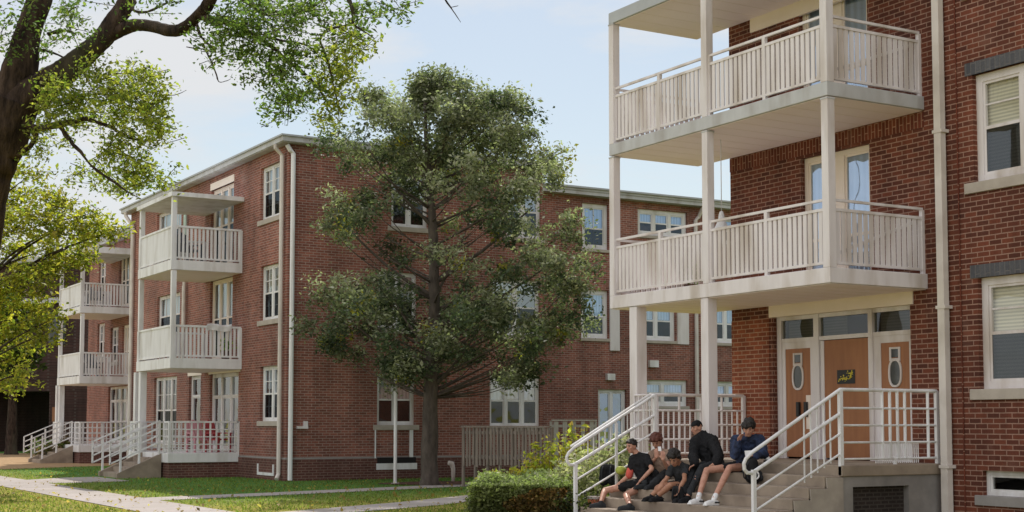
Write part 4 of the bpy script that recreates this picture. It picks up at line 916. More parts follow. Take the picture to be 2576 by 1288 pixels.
# --- generic crown builder used by the standing trees
def crown_tree(name, base, label, group, trunk_r, height, blobs, pal, leafsize, k_leaves, spread, trunk_mat='bark', leaf='leaf', branch_r=.05, trunk_top=.75, lean=(0, 0)):
    """blobs: (dx, dy, z, rx, ry, rz, sprays) relative to the trunk base"""
    o = thing(name, (base[0], base[1], 0), label, 'tree', group); B = Vector((base[0], base[1], 0)); mb = MB()
    top = B + Vector((lean[0], lean[1], height * trunk_top))
    limb(mb, [(B + Vector((0, 0, -.05)), trunk_r * 1.35), (B + Vector((lean[0] * .1, lean[1] * .1, height * .08)), trunk_r), (B.lerp(top, .5), trunk_r * .8), (top, trunk_r * .3)], 5, 12, .05)
    C = []; CC = []; tw = []
    for (dx, dy, z, rx, ry, rz, k) in blobs:
        c = B + Vector((dx, dy, z)); hd = math.hypot(dx, dy); t = max(.2, min(.98, (z - hd * .7) / (height * trunk_top))); s = B.lerp(top, t)
        limb(mb, [(s, branch_r), (s.lerp(c, .5) + Vector((0, 0, .12 * hd)), branch_r * .6), (c, branch_r * .15)], 4, 6, .3)
        p = sprays(c, (rx, ry, rz), k, k_leaves, spread, tw); C.append(p); lum = R.uniform(.8, 1.2); CC.append(tint(len(p), pal) * lum)
    for (c, d) in tw: mb.tube([Vector(c - d), Vector(c), Vector(c + d)], [.008, .006, .003], 3, cap=False)
    mb.build('trunk', M[trunk_mat], o, smooth=True)
    leaf_mesh('crown', np.concatenate(C), leafsize, np.concatenate(CC).clip(.004, .6), M[leaf], o)
    return o

# --- sunny yellow-green tree, left middle distance
b = atZ(-75, 1220, 0); dd = 36.0; b = at(-130, 1065, dd); sc = dd / F_PX
def blob_from(bl, base, d0, depth=1.6):
    out = []
    rt = Vector((math.cos(YAW), -math.sin(YAW), 0)); fw = Vector((math.sin(YAW), math.cos(YAW), 0)); s = d0 / F_PX
    for (x, y, rx, ry, k) in bl:
        dz = R.uniform(-depth, depth); p = at(x, y, d0 + dz)
        out.append((p.x - base[0], p.y - base[1], p.z, rx * s, max(rx, ry) * s * .9, ry * s, k))
    return out
bl = [(40, 500, 60, 30, 14), (120, 510, 60, 35, 15), (60, 560, 80, 40, 24), (170, 560, 70, 40, 20), (250, 590, 55, 35, 14), (20, 620, 60, 50, 18), (110, 630, 70, 45, 22), (200, 640, 60, 35, 16), (60, 700, 70, 45, 20), (10, 760, 50, 50, 14), (90, 780, 60, 40, 15), (40, 840, 60, 40, 14), (110, 840, 45, 35, 9), (30, 900, 55, 30, 9), (20, 965, 40, 30, 7), (50, 940, 30, 20, 4), (-60, 560, 80, 90, 24), (-100, 720, 80, 80, 20), (-80, 450, 80, 50, 12), (235, 540, 35, 20, 5), (280, 580, 25, 16, 3), (150, 680, 50, 40, 7), (140, 800, 20, 20, 3), (-10, 430, 60, 30, 8), (70, 445, 60, 25, 7)]
pal = [(.27, .25, .035), (.31, .265, .04), (.2, .21, .035), (.12, .15, .03), (.34, .26, .06)]
crown_tree('maple_tree', (b.x, b.y), 'sunlit yellow green tree hanging over the lawn at the left edge', None, .28, 9, blob_from(bl, b, dd), pal, .115, 44, .23, branch_r=.05, trunk_top=.8)

# --- evergreen in front of the long brick block
dd = 37.5; b = at(1081, 1065, dd); sc = dd / F_PX
ext = [(170, 1045, 1110), (200, 1005, 1215), (230, 980, 1240), (260, 885, 1300), (300, 850, 1380), (340, 815, 1420), (390, 805, 1478), (440, 790, 1450), (500, 768, 1440), (560, 760, 1480), (620, 748, 1515), (700, 742, 1530), (780, 742, 1525), (830, 748, 1515), (870, 760, 1450), (905, 860, 1370), (940, 890, 1355), (970, 905, 1335)]
ev = thing('evergreen_tree', (b.x, b.y, 0), 'tall dark evergreen tree with open crown standing before the brick wall', 'tree')
mb = MB(); B = Vector((b.x, b.y, 0))
limb(mb, [(B + Vector((0, 0, -.1)), .32), (B + Vector((0, 0, .35)), .235), (at(1083, 1000, dd), .2), (at(1092, 800, dd), .16), (at(1090, 600, dd), .125), (at(1078, 430, dd), .085), (at(1070, 300, dd), .05), (at(1072, 190, dd), .02)], 5, 12, .06)
def trunk_at(y):
    xs = [(1000, 1083), (800, 1092), (600, 1090), (430, 1078), (300, 1070), (190, 1072)]
    for i in range(len(xs) - 1):
        if xs[i][0] >= y >= xs[i + 1][0]: t = (xs[i][0] - y) / (xs[i][0] - xs[i + 1][0]); return at(xs[i][1] * (1 - t) + xs[i + 1][1] * t, y, dd)
    return at(1083, 1000, dd) if y > 1000 else at(1072, 190, dd)
C = []; CC = []; ncl = 0; tries = 0
fwd = Vector((math.sin(YAW), math.cos(YAW), 0))
def gapn(x, y): return math.sin(x * .021 + 1.3) * math.sin(y * .026 + .4) + .6 * math.sin(x * .047 + y * .031)
boughs = 0
def extent(y):
    i = max(j for j in range(len(ext)) if ext[j][0] <= y); j = min(i + 1, len(ext) - 1); t = (y - ext[i][0]) / max(1, ext[j][0] - ext[i][0])
    return ext[i][1] * (1 - t) + ext[j][1] * t, ext[i][2] * (1 - t) + ext[j][2] * t
while boughs < 290 and tries < 9000:
    tries += 1
    y = R.uniform(222, 958) if R.random() < .86 else R.uniform(205, 470)
    x0, x1 = extent(y); x0 += 34 * math.sin(y * .043 + 1) + 14; x1 -= 30 * math.sin(y * .05 + 2.2) + 12; ins = 44 if y < 420 else 30; x = R.uniform(x0 + ins, x1 - ins)
    if y > 890 and 1050 < x < 1232 and R.random() < .8: continue
    dens = .8 if y < 450 else (.42 if x < 1010 and y < 560 else .62 if x < 1010 and y < 730 else .6 if y < 720 else .8)
    if 920 < x < 1330 and 480 < y < 690: dens *= .5
    if y > 720 and 1000 < x < 1350: dens = .95
    g_ = gapn(x, y); dens *= .1 if g_ < -.42 else .5 if g_ < -.12 else 1
    if R.random() > dens: continue
    h = (x1 - x0) / 2; e = (x - (x0 + x1) / 2) / h; rad = min(h * sc, 3.3) * math.sqrt(max(.05, 1 - e * e))
    dz = R.uniform(-1, 1); dz = math.copysign(abs(dz) ** .6, dz) * rad
    c = at(x, y, dd) + fwd * dz
    if c.y > LY - 1.0: c.y = LY - 1.0 - R.random()
    boughs += 1
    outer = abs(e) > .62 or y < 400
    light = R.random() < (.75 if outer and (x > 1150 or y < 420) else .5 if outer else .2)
    br_ = (.36, .6) if y > 300 else (.26, .4)
    rx = R.uniform(*br_); rz = rx * R.uniform(.5, .75)
    s_ = trunk_at(min(1000, y + 50 + abs(x - 1085) * .5)); mid = s_.lerp(c, .6) + Vector((0, 0, -.07 * (c - s_).length))
    (limb(mb, [(s_, .012 + .007 * (c - s_).length), (mid, .012), (c, .006)], 4, 5, .5) if R.random() < .4 else None)
    lum = R.uniform(.75, 1.25)
    for _ in range(R.randint(5, 8)):
        q = rng.normal(size=3); q = q / np.linalg.norm(q) * rng.random() ** .5
        k = np.array(c) + q * np.array([rx, rx, rz]); n = R.randint(38, 60); sp = R.uniform(.09, .19)
        p = k + rng.normal(size=(n, 3)) * np.array([sp, sp, sp * .9]); C.append(p)
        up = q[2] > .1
        pal = [(.24, .25, .175), (.3, .305, .22), (.17, .182, .12), (.37, .365, .275)] if (light and up) else [(.14, .15, .1), (.19, .195, .135), (.1, .112, .073)] if (light or up) else [(.065, .085, .055), (.09, .11, .068), (.048, .064, .042)]  # upper and outer clumps paler, inner darker: light from above put into leaf tint
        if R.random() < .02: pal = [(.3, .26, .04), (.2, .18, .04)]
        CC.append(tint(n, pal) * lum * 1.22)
        if R.random() < .6: mb.tube([c, c.lerp(Vector(k), .6), Vector(k)], [.008, .005, .002], 3, cap=False)
for (xe, ye, r0) in ((860, 560, .07), (1340, 520, .075), (830, 760, .06), (1420, 640, .065), (930, 380, .05), (1270, 340, .05), (1230, 790, .06), (960, 700, .05), (1180, 560, .05)):
    s = trunk_at(min(1000, ye + 190)); e = at(xe, ye, dd - R.uniform(-1.2, 1.5)); limb(mb, [(s, r0), (s.lerp(e, .5) + Vector((0, 0, -.15)), r0 * .6), (e, r0 * .2)], 5, 7, .2)
mb.build('trunk', M['bark_grey'], ev, smooth=True)
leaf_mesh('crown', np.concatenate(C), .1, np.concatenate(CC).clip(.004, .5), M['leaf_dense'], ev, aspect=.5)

# --- trees closing the view on the left, beyond the far building
for (x, d, hgt, wd, lab) in ((-160, 75, 11, 170, 'dense dark tree at the picture edge before the dark building'), (30, 74, 6.4, 75, 'slender dark trunked tree before the dark building'), (-60, 118, 13, 240, 'broad shaded tree beyond the bright street'), (130, 122, 12, 200, 'round shaded tree beyond the street behind the dark building')):
    b2 = at(x, 1065, d); ytop = 1065 - hgt * F_PX / d; yb = 1065 - 2.6 * F_PX / d
    bl = [(x + R.uniform(-1, 1) * wd * .75, R.uniform(ytop, yb), wd * .3, 40, 9) for _ in range(16)]
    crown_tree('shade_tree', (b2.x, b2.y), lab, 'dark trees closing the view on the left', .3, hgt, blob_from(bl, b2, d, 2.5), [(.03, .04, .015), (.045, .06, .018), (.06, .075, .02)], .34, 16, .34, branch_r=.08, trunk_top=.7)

# --- hedge, flowering shrub, tall shoots, low plants
def hedge():
    o = thing('hedge', (12.9, 22.6, 0), 'low clipped box hedge, green on top and russet in front, left of the steps', 'hedge')
    n = 20000; P = []; CC = []
    x0, x1, y0, y1, zt = 0, 1.65, 0, 1.8, .55
    RT_ = np.array([math.cos(YAW), -math.sin(YAW), 0]); FW_ = np.array([math.sin(YAW), math.cos(YAW), 0]); ORG = np.array([12.38, 22.2, 0])
    cnt = 0
    u = rng.random((n, 3)); s = rng.integers(0, 4, n)
    X = x0 + u[:, 0] * (x1 - x0); Y = y0 + u[:, 1] * (y1 - y0); Z = u[:, 2] * zt
    # pull most leaves to the clipped surface
    X = np.where(s == 0, x0 + rng.normal(size=n) * .07, X); Z = np.where(s == 1, zt + rng.normal(size=n) * .06 + .05 * np.sin(X * 3.1 + 1) * np.sin(Y * 2.7) + .03 * np.sin(Y * 5) + .03 * np.sin(X * 7), Z); Y = np.where(s == 2, y0 + rng.normal(size=n) * .05, Y); Y = np.where(s == 3, y1 + rng.normal(size=n) * .05, Y)
    P = ORG + X[:, None] * RT_ + Y[:, None] * FW_ + np.stack([0 * X, 0 * X, Z.clip(.02, 2)], 1)
    c = tint(n, [(.16, .19, .07), (.2, .225, .085), (.11, .13, .05)])
    rus = ((Y < .3) & (Z < zt - .08) & (X + .3 * np.sin(Z * 9) > .75)); c[rus] = tint(int(rus.sum()), [(.26, .14, .05), (.2, .15, .05), (.15, .11, .045)])
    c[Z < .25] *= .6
    tp = Z > zt - .05; c[tp] = tint(int(tp.sum()), [(.25, .3, .13), (.31, .34, .17), (.19, .225, .09)])  # top leaves paler, low ones darker: light and shade put into the tint
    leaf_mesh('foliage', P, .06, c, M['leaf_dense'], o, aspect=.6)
    mb = MB()
    for k in range(70):
        u_, v_ = R.uniform(x0 + .2, x1 - .2), R.uniform(y0 + .2, y1 - .2); x, y = (ORG + u_ * RT_ + v_ * FW_)[:2]
        mb.tube([(x, y, 0), (x + R.uniform(-.1, .1), y + R.uniform(-.1, .1), .3), (x + R.uniform(-.2, .2), y + R.uniform(-.2, .2), .6)], [.015, .01, .005], 4)
    mb.build('stem', M['bark_grey'], o)
hedge()
def shrub(name, c, r, n, size, pal, label, cat='shrub', flowers=None, leafm='leaf', stems=14):
    o = thing(name, (c[0], c[1], 0), label, cat)
    P = []
    for k in range(max(6, n // 45)):
        q = rng.normal(size=3); q /= np.linalg.norm(q); q *= rng.random() ** .4
        cc = np.array([c[0] + q[0] * r[0], c[1] + q[1] * r[1], c[2] + q[2] * r[2]]); P.append(cc + rng.normal(size=(45, 3)) * .09)
    P = np.concatenate(P); P[:, 2] = P[:, 2].clip(.03, 9)
    leaf_mesh('foliage', P, size, tint(len(P), pal), M[leafm], o, aspect=.55)
    mb = MB()
    for k in range(stems):
        e = P[rng.integers(0, len(P))]; mb.tube([(c[0] + R.uniform(-.1, .1), c[1] + R.uniform(-.1, .1), 0), ((c[0] + e[0]) / 2, (c[1] + e[1]) / 2, e[2] * .6), tuple(e)], [.014, .01, .004], 4)
    mb.build('stem', M['bark_grey'], o)
    if flowers: leaf_mesh('blossom', P[rng.integers(0, len(P), flowers[0])] + rng.normal(size=(flowers[0], 3)) * .05 - np.array([.05, .05, -.03]), flowers[2], tint(flowers[0], flowers[1], .1), M[leafm], o, aspect=.95)
    return o
p = at(1492, 1170, 26.7); shrub('flowering_shrub', (p.x, p.y, .55), (.75, .6, .6), 3600, .075, [(.34, .34, .21), (.42, .41, .27), (.2, .22, .11), (.48, .46, .33)], 'pale cream flowering shrub behind the far stair railing', leafm='leaf_dense', flowers=(260, [(.62, .56, .42), (.55, .5, .36)], .06))
p = at(1565, 1150, 27.0); shrub('flowering_shrub', (p.x, p.y, .75), (.5, .5, .62), 2400, .075, [(.34, .34, .22), (.43, .41, .28), (.17, .2, .1)], 'cream speckled shrub just behind the leftmost seated person', leafm='leaf_dense', flowers=(190, [(.62, .54, .44), (.55, .5, .38)], .06))
p = at(1462, 1250, 25.2); shrub('dark_shrub', (p.x, p.y, .18), (.4, .4, .26), 800, .07, [(.03, .04, .015), (.045, .05, .02)], 'small dark leafy shrub between hedge and stair railing post')
for (x, d, h, lab) in ((1330, 29.5, 1.0, 'low yellow green shoots behind the hedge middle'), (1400, 29.5, 1.45, 'tall yellow green shoots against the dark fence, left clump'), (1455, 29.2, 1.55, 'tall yellow green shoots beside the far stair handrail'), (1265, 29.5, .62, 'short leafy weeds under the slatted fence')):
    p = at(x, 1065, d); o = thing('tall_weed', (p.x, p.y, 0), lab, 'plant'); mb = MB(); P = []
    for k in range(17):
        a = Vector((p.x + R.uniform(-.45, .45), p.y + R.uniform(-.35, .35), 0)); hh = h * R.uniform(.65, 1.05); t = a + Vector((R.uniform(-.1, .1), R.uniform(-.1, .1), hh))
        mb.tube([a, a.lerp(t, .5), t], [.012, .009, .004], 4)
        for m_ in range(42): q = a.lerp(t, R.uniform(.2, 1)); P.append((q.x + R.gauss(0, .06), q.y + R.gauss(0, .06), q.z))
    mb.build('stem', M['wood_grey'], o); leaf_mesh('foliage', P, .11, tint(len(P), [(.3, .3, .05), (.38, .33, .06), (.22, .25, .05), (.38, .25, .06)]), M['leaf'], o)
for (x, y, lab) in ((150, 1150, 'rust coloured shrub beside the farther porch steps'), (110, 1140, 'small green shrub at the foot of the slender dark tree')):
    p = atZ(x, y + 12, 0); shrub('small_shrub', (p.x, p.y, .5), (.8, .8, .5), 900, .14, [(.16, .1, .06), (.12, .09, .04), (.07, .09, .03)] if x > 120 else [(.06, .085, .02), (.1, .12, .03)], lab)

# --- slatted fences and pole
def slat_fence(A_, B_, zt, zb, pitch, wd, mat, label, legs):
    A_ = Vector((*A_, 0)); B_ = Vector((*B_, 0)); o = thing('slat_fence', A_, label, 'fence'); d = (B_ - A_).normalized(); L = (B_ - A_).length
    mb = MB(); n = int(L / pitch)
    for i in range(n):
        p = A_ + d * (L * (i + .5) / n + R.uniform(-.012, .012)); bar_slat(mb, p, d, zb + R.uniform(-.04, .03), zt - .03 + R.uniform(-.004, .004), wd * R.uniform(.8, 1.1), .022)
    mb.build('slat_panel', mat, o)
    mb = MB(); nrm = Vector((-d.y, d.x, 0)) * .03
    mb.bar(A_ + Vector((0, 0, zt)), B_ + Vector((0, 0, zt)), .09, .04); mb.bar(A_ + nrm + Vector((0, 0, zb + .2)), B_ + nrm + Vector((0, 0, zb + .2)), .04, .07); mb.bar(A_ + nrm + Vector((0, 0, zt - .15)), B_ + nrm + Vector((0, 0, zt - .15)), .04, .07)
    mb.build('rail', mat, o)
    for i in range(legs):
        p = A_ + d * (L * i / (legs - 1)) + nrm * 1.9; mb = MB(); bar_slat(mb, p, d, 0, zt - .03, .06, .06); mb.build('post', mat, o)
qa = at(1162, 1065, 36.6); qb = at(1384, 1065, 34.6)
slat_fence((qa.x, qa.y), (qb.x, qb.y), 1.52, .55, .115, .066, M['wood_grey'], 'weathered brown slatted wood fence standing right of the evergreen', 8)
qc = at(1388, 1065, 38.0); qd = at(1500, 1065, 38.4)
slat_fence((qc.x, qc.y), (qd.x, qd.y), 1.68, .2, .22, .12, M['wood_pale'], 'pale grey slatted fence beside the glazed ground floor door', 3)
p = atZ(994, 1217, 0); mb = MB(); mb.tube([(p.x, p.y, 0), (p.x, p.y, 2.95)], .045, 10); mb.tube([(p.x, p.y, 2.95), (p.x, p.y, 2.99)], .06, 10); mb.tube([(p.x, p.y, 0), (p.x, p.y, .02)], .11, 10)
props(mb.build('pole', M['white_cool'], None, smooth=False), 'slim white metal pole standing in front of the double window', 'pole')
p = atZ(1140, 1212, 0); mb = MB(); mb.tube([(p.x, p.y, 0), (p.x, p.y, .35), (p.x - .05, p.y, .5), (p.x - .14, p.y, .52)], [.05, .06, .08, .07], 8)
props(mb.build('vent_pipe', M['metal_pipe'], None, smooth=True), 'short bent vent pipe sticking up right of the evergreen trunk', 'pipe')

# --- grass blades on the lawn in view
def grass():
    n = 90000; ang = rng.random(n); d = 22 + 34 * rng.random(n) ** 1.5; xx = (rng.random(n) * 2900 - 160 - 1288) / F_PX * d
    X = xx * math.cos(YAW) + d * math.sin(YAW); Y = -xx * math.sin(YAW) + d * math.cos(YAW)
    ok = ((X < 7.4) | (X > 9.0)) & ~((X > 14.9) & (Y > 37.7)) & ~((X > 12.7) & (Y > 41.3) & (Y < 45.8)) & ~((X > 13.4) & (Y < 22)) & (Y < 60)
    def off(px): 
        return True
    def inpoly(P):
        c = np.zeros(n, bool); j = len(P) - 1
        for i in range(len(P)):
            xi, yi = P[i]; xj, yj = P[j]
            c ^= ((yi > Y) != (yj > Y)) & (X < (xj - xi) * (Y - yi) / (yj - yi + 1e-9) + xi); j = i
        return c
    for nm in ('cross_path', 'side_path', 'porch_path', 'mulch_bed', 'dirt_patch'):
        ok &= ~inpoly([(v.co.x, v.co.y) for v in bpy.data.objects[nm].data.vertices])
    ok &= ~((X > 10.9) & (X < 12.9) & (Y > 41.9) & (Y < 44.3))
    X, Y = X[ok], Y[ok]; m = len(X); h = rng.uniform(.02, .065, m); a = rng.random(m) * 6.283; wv = .012
    V = np.zeros((m, 3, 3)); V[:, 0] = np.stack([X - np.cos(a) * wv, Y - np.sin(a) * wv, np.zeros(m)], 1); V[:, 1] = np.stack([X + np.cos(a) * wv, Y + np.sin(a) * wv, np.zeros(m)], 1)
    V[:, 2] = np.stack([X + rng.normal(size=m) * .025, Y + rng.normal(size=m) * .025, h], 1)
    me = bpy.data.meshes.new('grass'); me.vertices.add(3 * m); me.vertices.foreach_set('co', V.astype(np.float32).ravel()); me.loops.add(3 * m); me.loops.foreach_set('vertex_index', np.arange(3 * m, dtype=np.int32))
    me.polygons.add(m); me.polygons.foreach_set('loop_start', np.arange(0, 3 * m, 3, dtype=np.int32)); me.update(calc_edges=True); me.validate()
    at_ = me.attributes.new('tint', 'FLOAT_COLOR', 'POINT'); c = np.ones((m, 4), np.float32); c[:, :3] = tint(m, [(.11, .15, .028), (.15, .17, .04), (.2, .18, .06), (.08, .12, .02)]); at_.data.foreach_set('color', np.repeat(c, 3, 0).ravel())
    me.materials.append(M['leaf']); o = bpy.data.objects.new('grass', me); COL.objects.link(o); props(o, 'short mown grass blades of the lawn', 'grass', kind='stuff')
grass()
def litter():
    n = 1500; d = 22 + 26 * rng.random(n) ** 1.3; xx = (rng.random(n) * 1500 - 60 - 1288) / F_PX * d
    X = xx * math.cos(YAW) + d * math.sin(YAW); Y = -xx * math.sin(YAW) + d * math.cos(YAW)
    ok = ~((X > 12.6) & (Y > 37)) & ~((X > 12.0) & (Y < 24)); P = np.stack([X, Y, np.full(n, .03) + rng.random(n) * .02], 1)[ok]
    o = leaf_mesh('fallen_leaves', P, .07, tint(len(P), [(.3, .2, .07), (.22, .13, .05), (.35, .27, .1), (.16, .1, .05)]), M['leaf'], None, upbias=3, aspect=.7)
    props(o, 'scattered dry leaves lying on the lawn and paths', 'fallen leaves', kind='stuff')
litter()

#PEOPLE#
# ------------------------------------------------------------------ people on the steps
RT = Vector((math.cos(YAW), -math.sin(YAW), 0)); FW = Vector((math.sin(YAW), math.cos(YAW), 0)); UP = Vector((0, 0, 1))
M['skin_light'] = pm('skin_light', (.54, .3, .215), (.42, .2, .14), 14, .5, .1, .4)
M['skin_tan'] = pm('skin_tan', (.42, .215, .135), (.31, .145, .09), 14, .5, .1, .4)
M['hair_black'] = pm('hair_black', (.022, .017, .015), (.012, .01, .009), 60, .6, .4)
M['hair_red'] = pm('hair_auburn', (.13, .04, .025), (.07, .022, .016), 60, .6, .4)
M['cloth_black'] = pm('cloth_black', (.02, .02, .022), (.013, .013, .015), 9, .9, .25, .15)
M['cloth_char'] = pm('cloth_charcoal', (.04, .042, .046), (.026, .028, .031), 9, .9, .25, .15)
M['cloth_navy'] = pm('cloth_blue_jacket', (.028, .045, .105), (.008, .01, .022), 9, .75, .3, .3)
M['cloth_tan'] = pm('cloth_tan', (.34, .24, .18), (.26, .18, .135), 9, .9, .25, .15)
M['shoe_white'] = pm('shoe_white', (.8, .8, .8), (.68, .69, .71), 14, .5)
M['lip'] = pm('lip', (.3, .1, .09), None, 9, .5)
M['coral'] = pm('coral_cloth', (.62, .11, .08), (.5, .08, .06), 9, .8)
def vlerp(a, b, t): return a + (b - a) * t
def hand(mb, wr, d, n, side, s=1.0, curl=.7):
    d = d.normalized(); n = (n - d * n.dot(d)).normalized(); l = d.cross(n).normalized() * side
    for k in range(4): mb.capsule(wr + l * (k - 1.5) * .018 * s, wr + d * .085 * s + l * (k - 1.5) * .021 * s, .014 * s, .0125 * s, 7)
    for k, ln in enumerate((.036, .042, .04, .031)):
        b = wr + d * .09 * s + l * (k - 1.5) * .0225 * s; a1 = curl * .6; d1 = d * math.cos(a1) - n * math.sin(a1); d1 = (d1 + l * (k - 1.5) * .06).normalized()
        m = b + d1 * ln * s; a2 = curl * 1.5; d2 = d * math.cos(a2) - n * math.sin(a2); e = m + d2 * ln * .95 * s
        mb.capsule(b, m, .0098 * s, .009 * s, 7); mb.capsule(m, e, .009 * s, .0075 * s, 7)
    tb = wr + d * .028 * s - l * .032 * s; tm = tb + (d * .6 - l * .75 - n * .2).normalized() * .038 * s; mb.capsule(wr + d * .02 * s - l * .015 * s, tb, .015 * s, .0125 * s, 7); mb.capsule(tb, tm, .0125 * s, .0105 * s, 7); mb.capsule(tm, tm + (d * .85 - l * .2 - n * .35).normalized() * .032 * s, .0105 * s, .0085 * s, 7)
def person(J, face, up, label, skin, hair, top, top_mat, sleeve, bottom, bottom_mat, leg_cover, shoe_mat, hand_n=None, hairstyle='short', seat=None, extra=None, bulk=0):
    """J: joints as (bearing x, bearing y, world X)"""
    P = {k: atX(*v) for k, v in J.items()}
    base = Vector((P['p'].x, P['p'].y, seat)); o = thing('person', base, label, 'person', 'young people sitting on the entrance steps')
    P['p'].z = seat + .095
    for k in '12':
        a_ = P['a' + k]; kk = max(0, min(6, math.floor((a_.x - 13.74) / TR) + 1)); a_.z = RISE * kk + .1; P['t' + k].z = a_.z - .06
    lat = (P['s1'] - P['s2']); lat.z *= .3; lat.normalize(); hip = {'1': P['p'] + lat * .085, '2': P['p'] - lat * .085}
    n, p = P['n'], P['p']; chest = vlerp(p, n, .68); belly = vlerp(p, n, .34)
    f = face.normalized(); u = (up - f * up.dot(f)).normalized(); r = f.cross(u); hd = P['h']
    sk = MB()
    # head
    sk.ball(hd + u * .02, (.076, .096, .095), (r, f, u), 16, 10); sk.ball(hd + f * .022 - u * .05, (.056, .066, .068), (r, f, u), 14, 8); sk.ball(hd + f * .05 - u * .088, (.03, .028, .025), (r, f, u))
    sk.capsule(hd + f * .09 + u * .012, hd + f * .112 - u * .028, .010, .0155, 7); sk.ball(hd + f * .074 + u * .028, (.05, .022, .014), (r, f, u))
    for s in (-1, 1): sk.ball(hd + r * s * .079 - f * .008 - u * .008, (.011, .024, .034), (r, f, u), 8, 6); sk.ball(hd + r * s * .042 + f * .062 - u * .02, (.024, .024, .022), (r, f, u), 8, 6)
    sk.ball(hd + f * .088 - u * .052, (.026, .013, .011), (r, f, u), 8, 6)
    sk.capsule(hd - u * .05 - f * .02, n - UP * .01, .052, .06)
    sk.capsule(n - UP * .03, chest, .075, .115); sk.capsule(chest + lat * .045, belly + lat * .03, .1, .095); sk.capsule(chest - lat * .045, belly - lat * .03, .1, .095); sk.capsule(belly, p, .115, .12)
    for k in '12':
        s = P['s' + k]; e = P['e' + k]; w = P['w' + k]
        sk.capsule(n - UP * .03, s, .06, .056); sk.capsule(s, e, .049, .038); sk.capsule(e, vlerp(e, w, .35), .039, .039); sk.capsule(vlerp(e, w, .35), w, .039, .026)
        hn = (hand_n or {}).get(k, UP); dirn = (hand_n or {}).get('d' + k, (w - e)); hand(sk, w, dirn, hn, 1 if k == '1' else -1)
        kn = P['k' + k]; a = P['a' + k]
        sk.capsule(hip[k], kn, .083, .055); sk.capsule(kn, vlerp(kn, a, .32), .054, .057); sk.capsule(vlerp(kn, a, .32), a, .057, .037)
        t = P['t' + k]; sk.capsule(a - UP * .03, a - UP * .05 + (t - a) * .3, .036, .028)
    body = sk.build('body', M[skin], o, remesh=.0105, smooth_it=3)
    # top
    c = MB(); th = (.022 if top == 'jacket' else .014) + bulk
    c.capsule(n - UP * .035, chest, .068 + th, .118 + th); c.capsule(chest + lat * .05, belly + lat * .04, .102 + th, .1 + th); c.capsule(chest - lat * .05, belly - lat * .04, .102 + th, .1 + th); c.capsule(belly, p + UP * .01, .118 + th, .125 + th)
    for k in '12':
        s = P['s' + k]; e = P['e' + k]; w = P['w' + k]
        c.capsule(n - UP * .04, s, .062 + th, .054 + th)
        c.capsule(s, vlerp(s, e, min(1, sleeve)), .052 + th, (.05 if sleeve < 1 else .042) + th)
        if sleeve > 1: c.capsule(e, vlerp(e, w, sleeve - 1), .042 + th, .034 + th)
    if top == 'jacket': c.capsule(n + UP * .012 - f * .02, n - f * .05 - UP * .06, .08, .1)
    for q in range(26):   # folds
        a = vlerp(chest, p, R.random()) + Vector((R.uniform(-1, 1), R.uniform(-1, 1), R.uniform(-.3, .3))).normalized() * (.115 + th * .8); c.capsule(a, a + Vector((R.uniform(-.05, .05), R.uniform(-.05, .05), R.uniform(-.09, .09))), .016, .01, 6)
    c.build('jacket' if top == 'jacket' else 'shirt', M[top_mat], o, remesh=.0115, smooth_it=2, wrinkle=.011 if top == 'shirt' else .015)
    # bottom
    c = MB(); c.capsule(hip['1'], hip['2'], .115, .115); c.capsule(p + UP * .05, p, .118, .13)
    for k in '12':
        kn = P['k' + k]; a = P['a' + k]
        c.capsule(hip[k], vlerp(hip[k], kn, min(1, leg_cover)), .1, .08 if leg_cover < 1 else .068)
        if leg_cover > 1: c.capsule(kn, vlerp(kn, a, leg_cover - 1), .068, .056)
    c.build('shorts' if leg_cover <= 1 else 'trousers', M[bottom_mat], o, remesh=.0115, smooth_it=2, wrinkle=.01)
    for k in '12':
        a = P['a' + k]; t = P['t' + k]; d = (t - a); d.z = 0; d.normalize(); g = a - UP * .055; sh = MB()
        g2 = Vector((t.x, t.y, g.z - .002)); L = d * .235
        sh.capsule(g - d * .045, g + L * .35, .043, .046, 10); sh.capsule(g + L * .35, g + L * .72 - UP * .012, .046, .036, 10); sh.capsule(a - UP * .01, g, .043, .046, 10)
        sh.bar(g - d * .085 - UP * .035, g + L * .88 - UP * .035, .082, .024)
        sh.build('shoe', M[shoe_mat], o, remesh=.0105, smooth_it=2)
        so_ = MB(); so_.bar(g - d * .078 + UP * .0, g + L * .1 + UP * .004, .1, .022); so_.build('stripe', M['cloth_char'], o)
        if leg_cover <= 1 and shoe_mat == 'shoe_white': sc = MB(); sc.capsule(a - UP * .01, vlerp(a, P['k' + k], .12), .042, .0425); sc.build('sock', M['shoe_white'], o, smooth=True)
    # face details
    for s in (-1, 1):
        q = MB(); q.ball(hd + r * s * .032 + f * .0875 + u * .008, (.0125, .006, .006), (r, f, u), 8, 6); q.build('eye', M['black'], o, smooth=True)
        q = MB(); q.capsule(hd + r * s * .02 + f * .094 + u * .026, hd + r * s * .05 + f * .08 + u * .026, .0055, .004, 6); q.build('eyebrow', M[hair], o, smooth=True)
    q = MB(); q.capsule(hd - r * .02 + f * .094 - u * .052, hd + r * .02 + f * .094 - u * .052, .0055, .0055, 6); q.build('mouth', M['lip'], o, smooth=True)
    # hair
    hb = MB(); cnt = 0
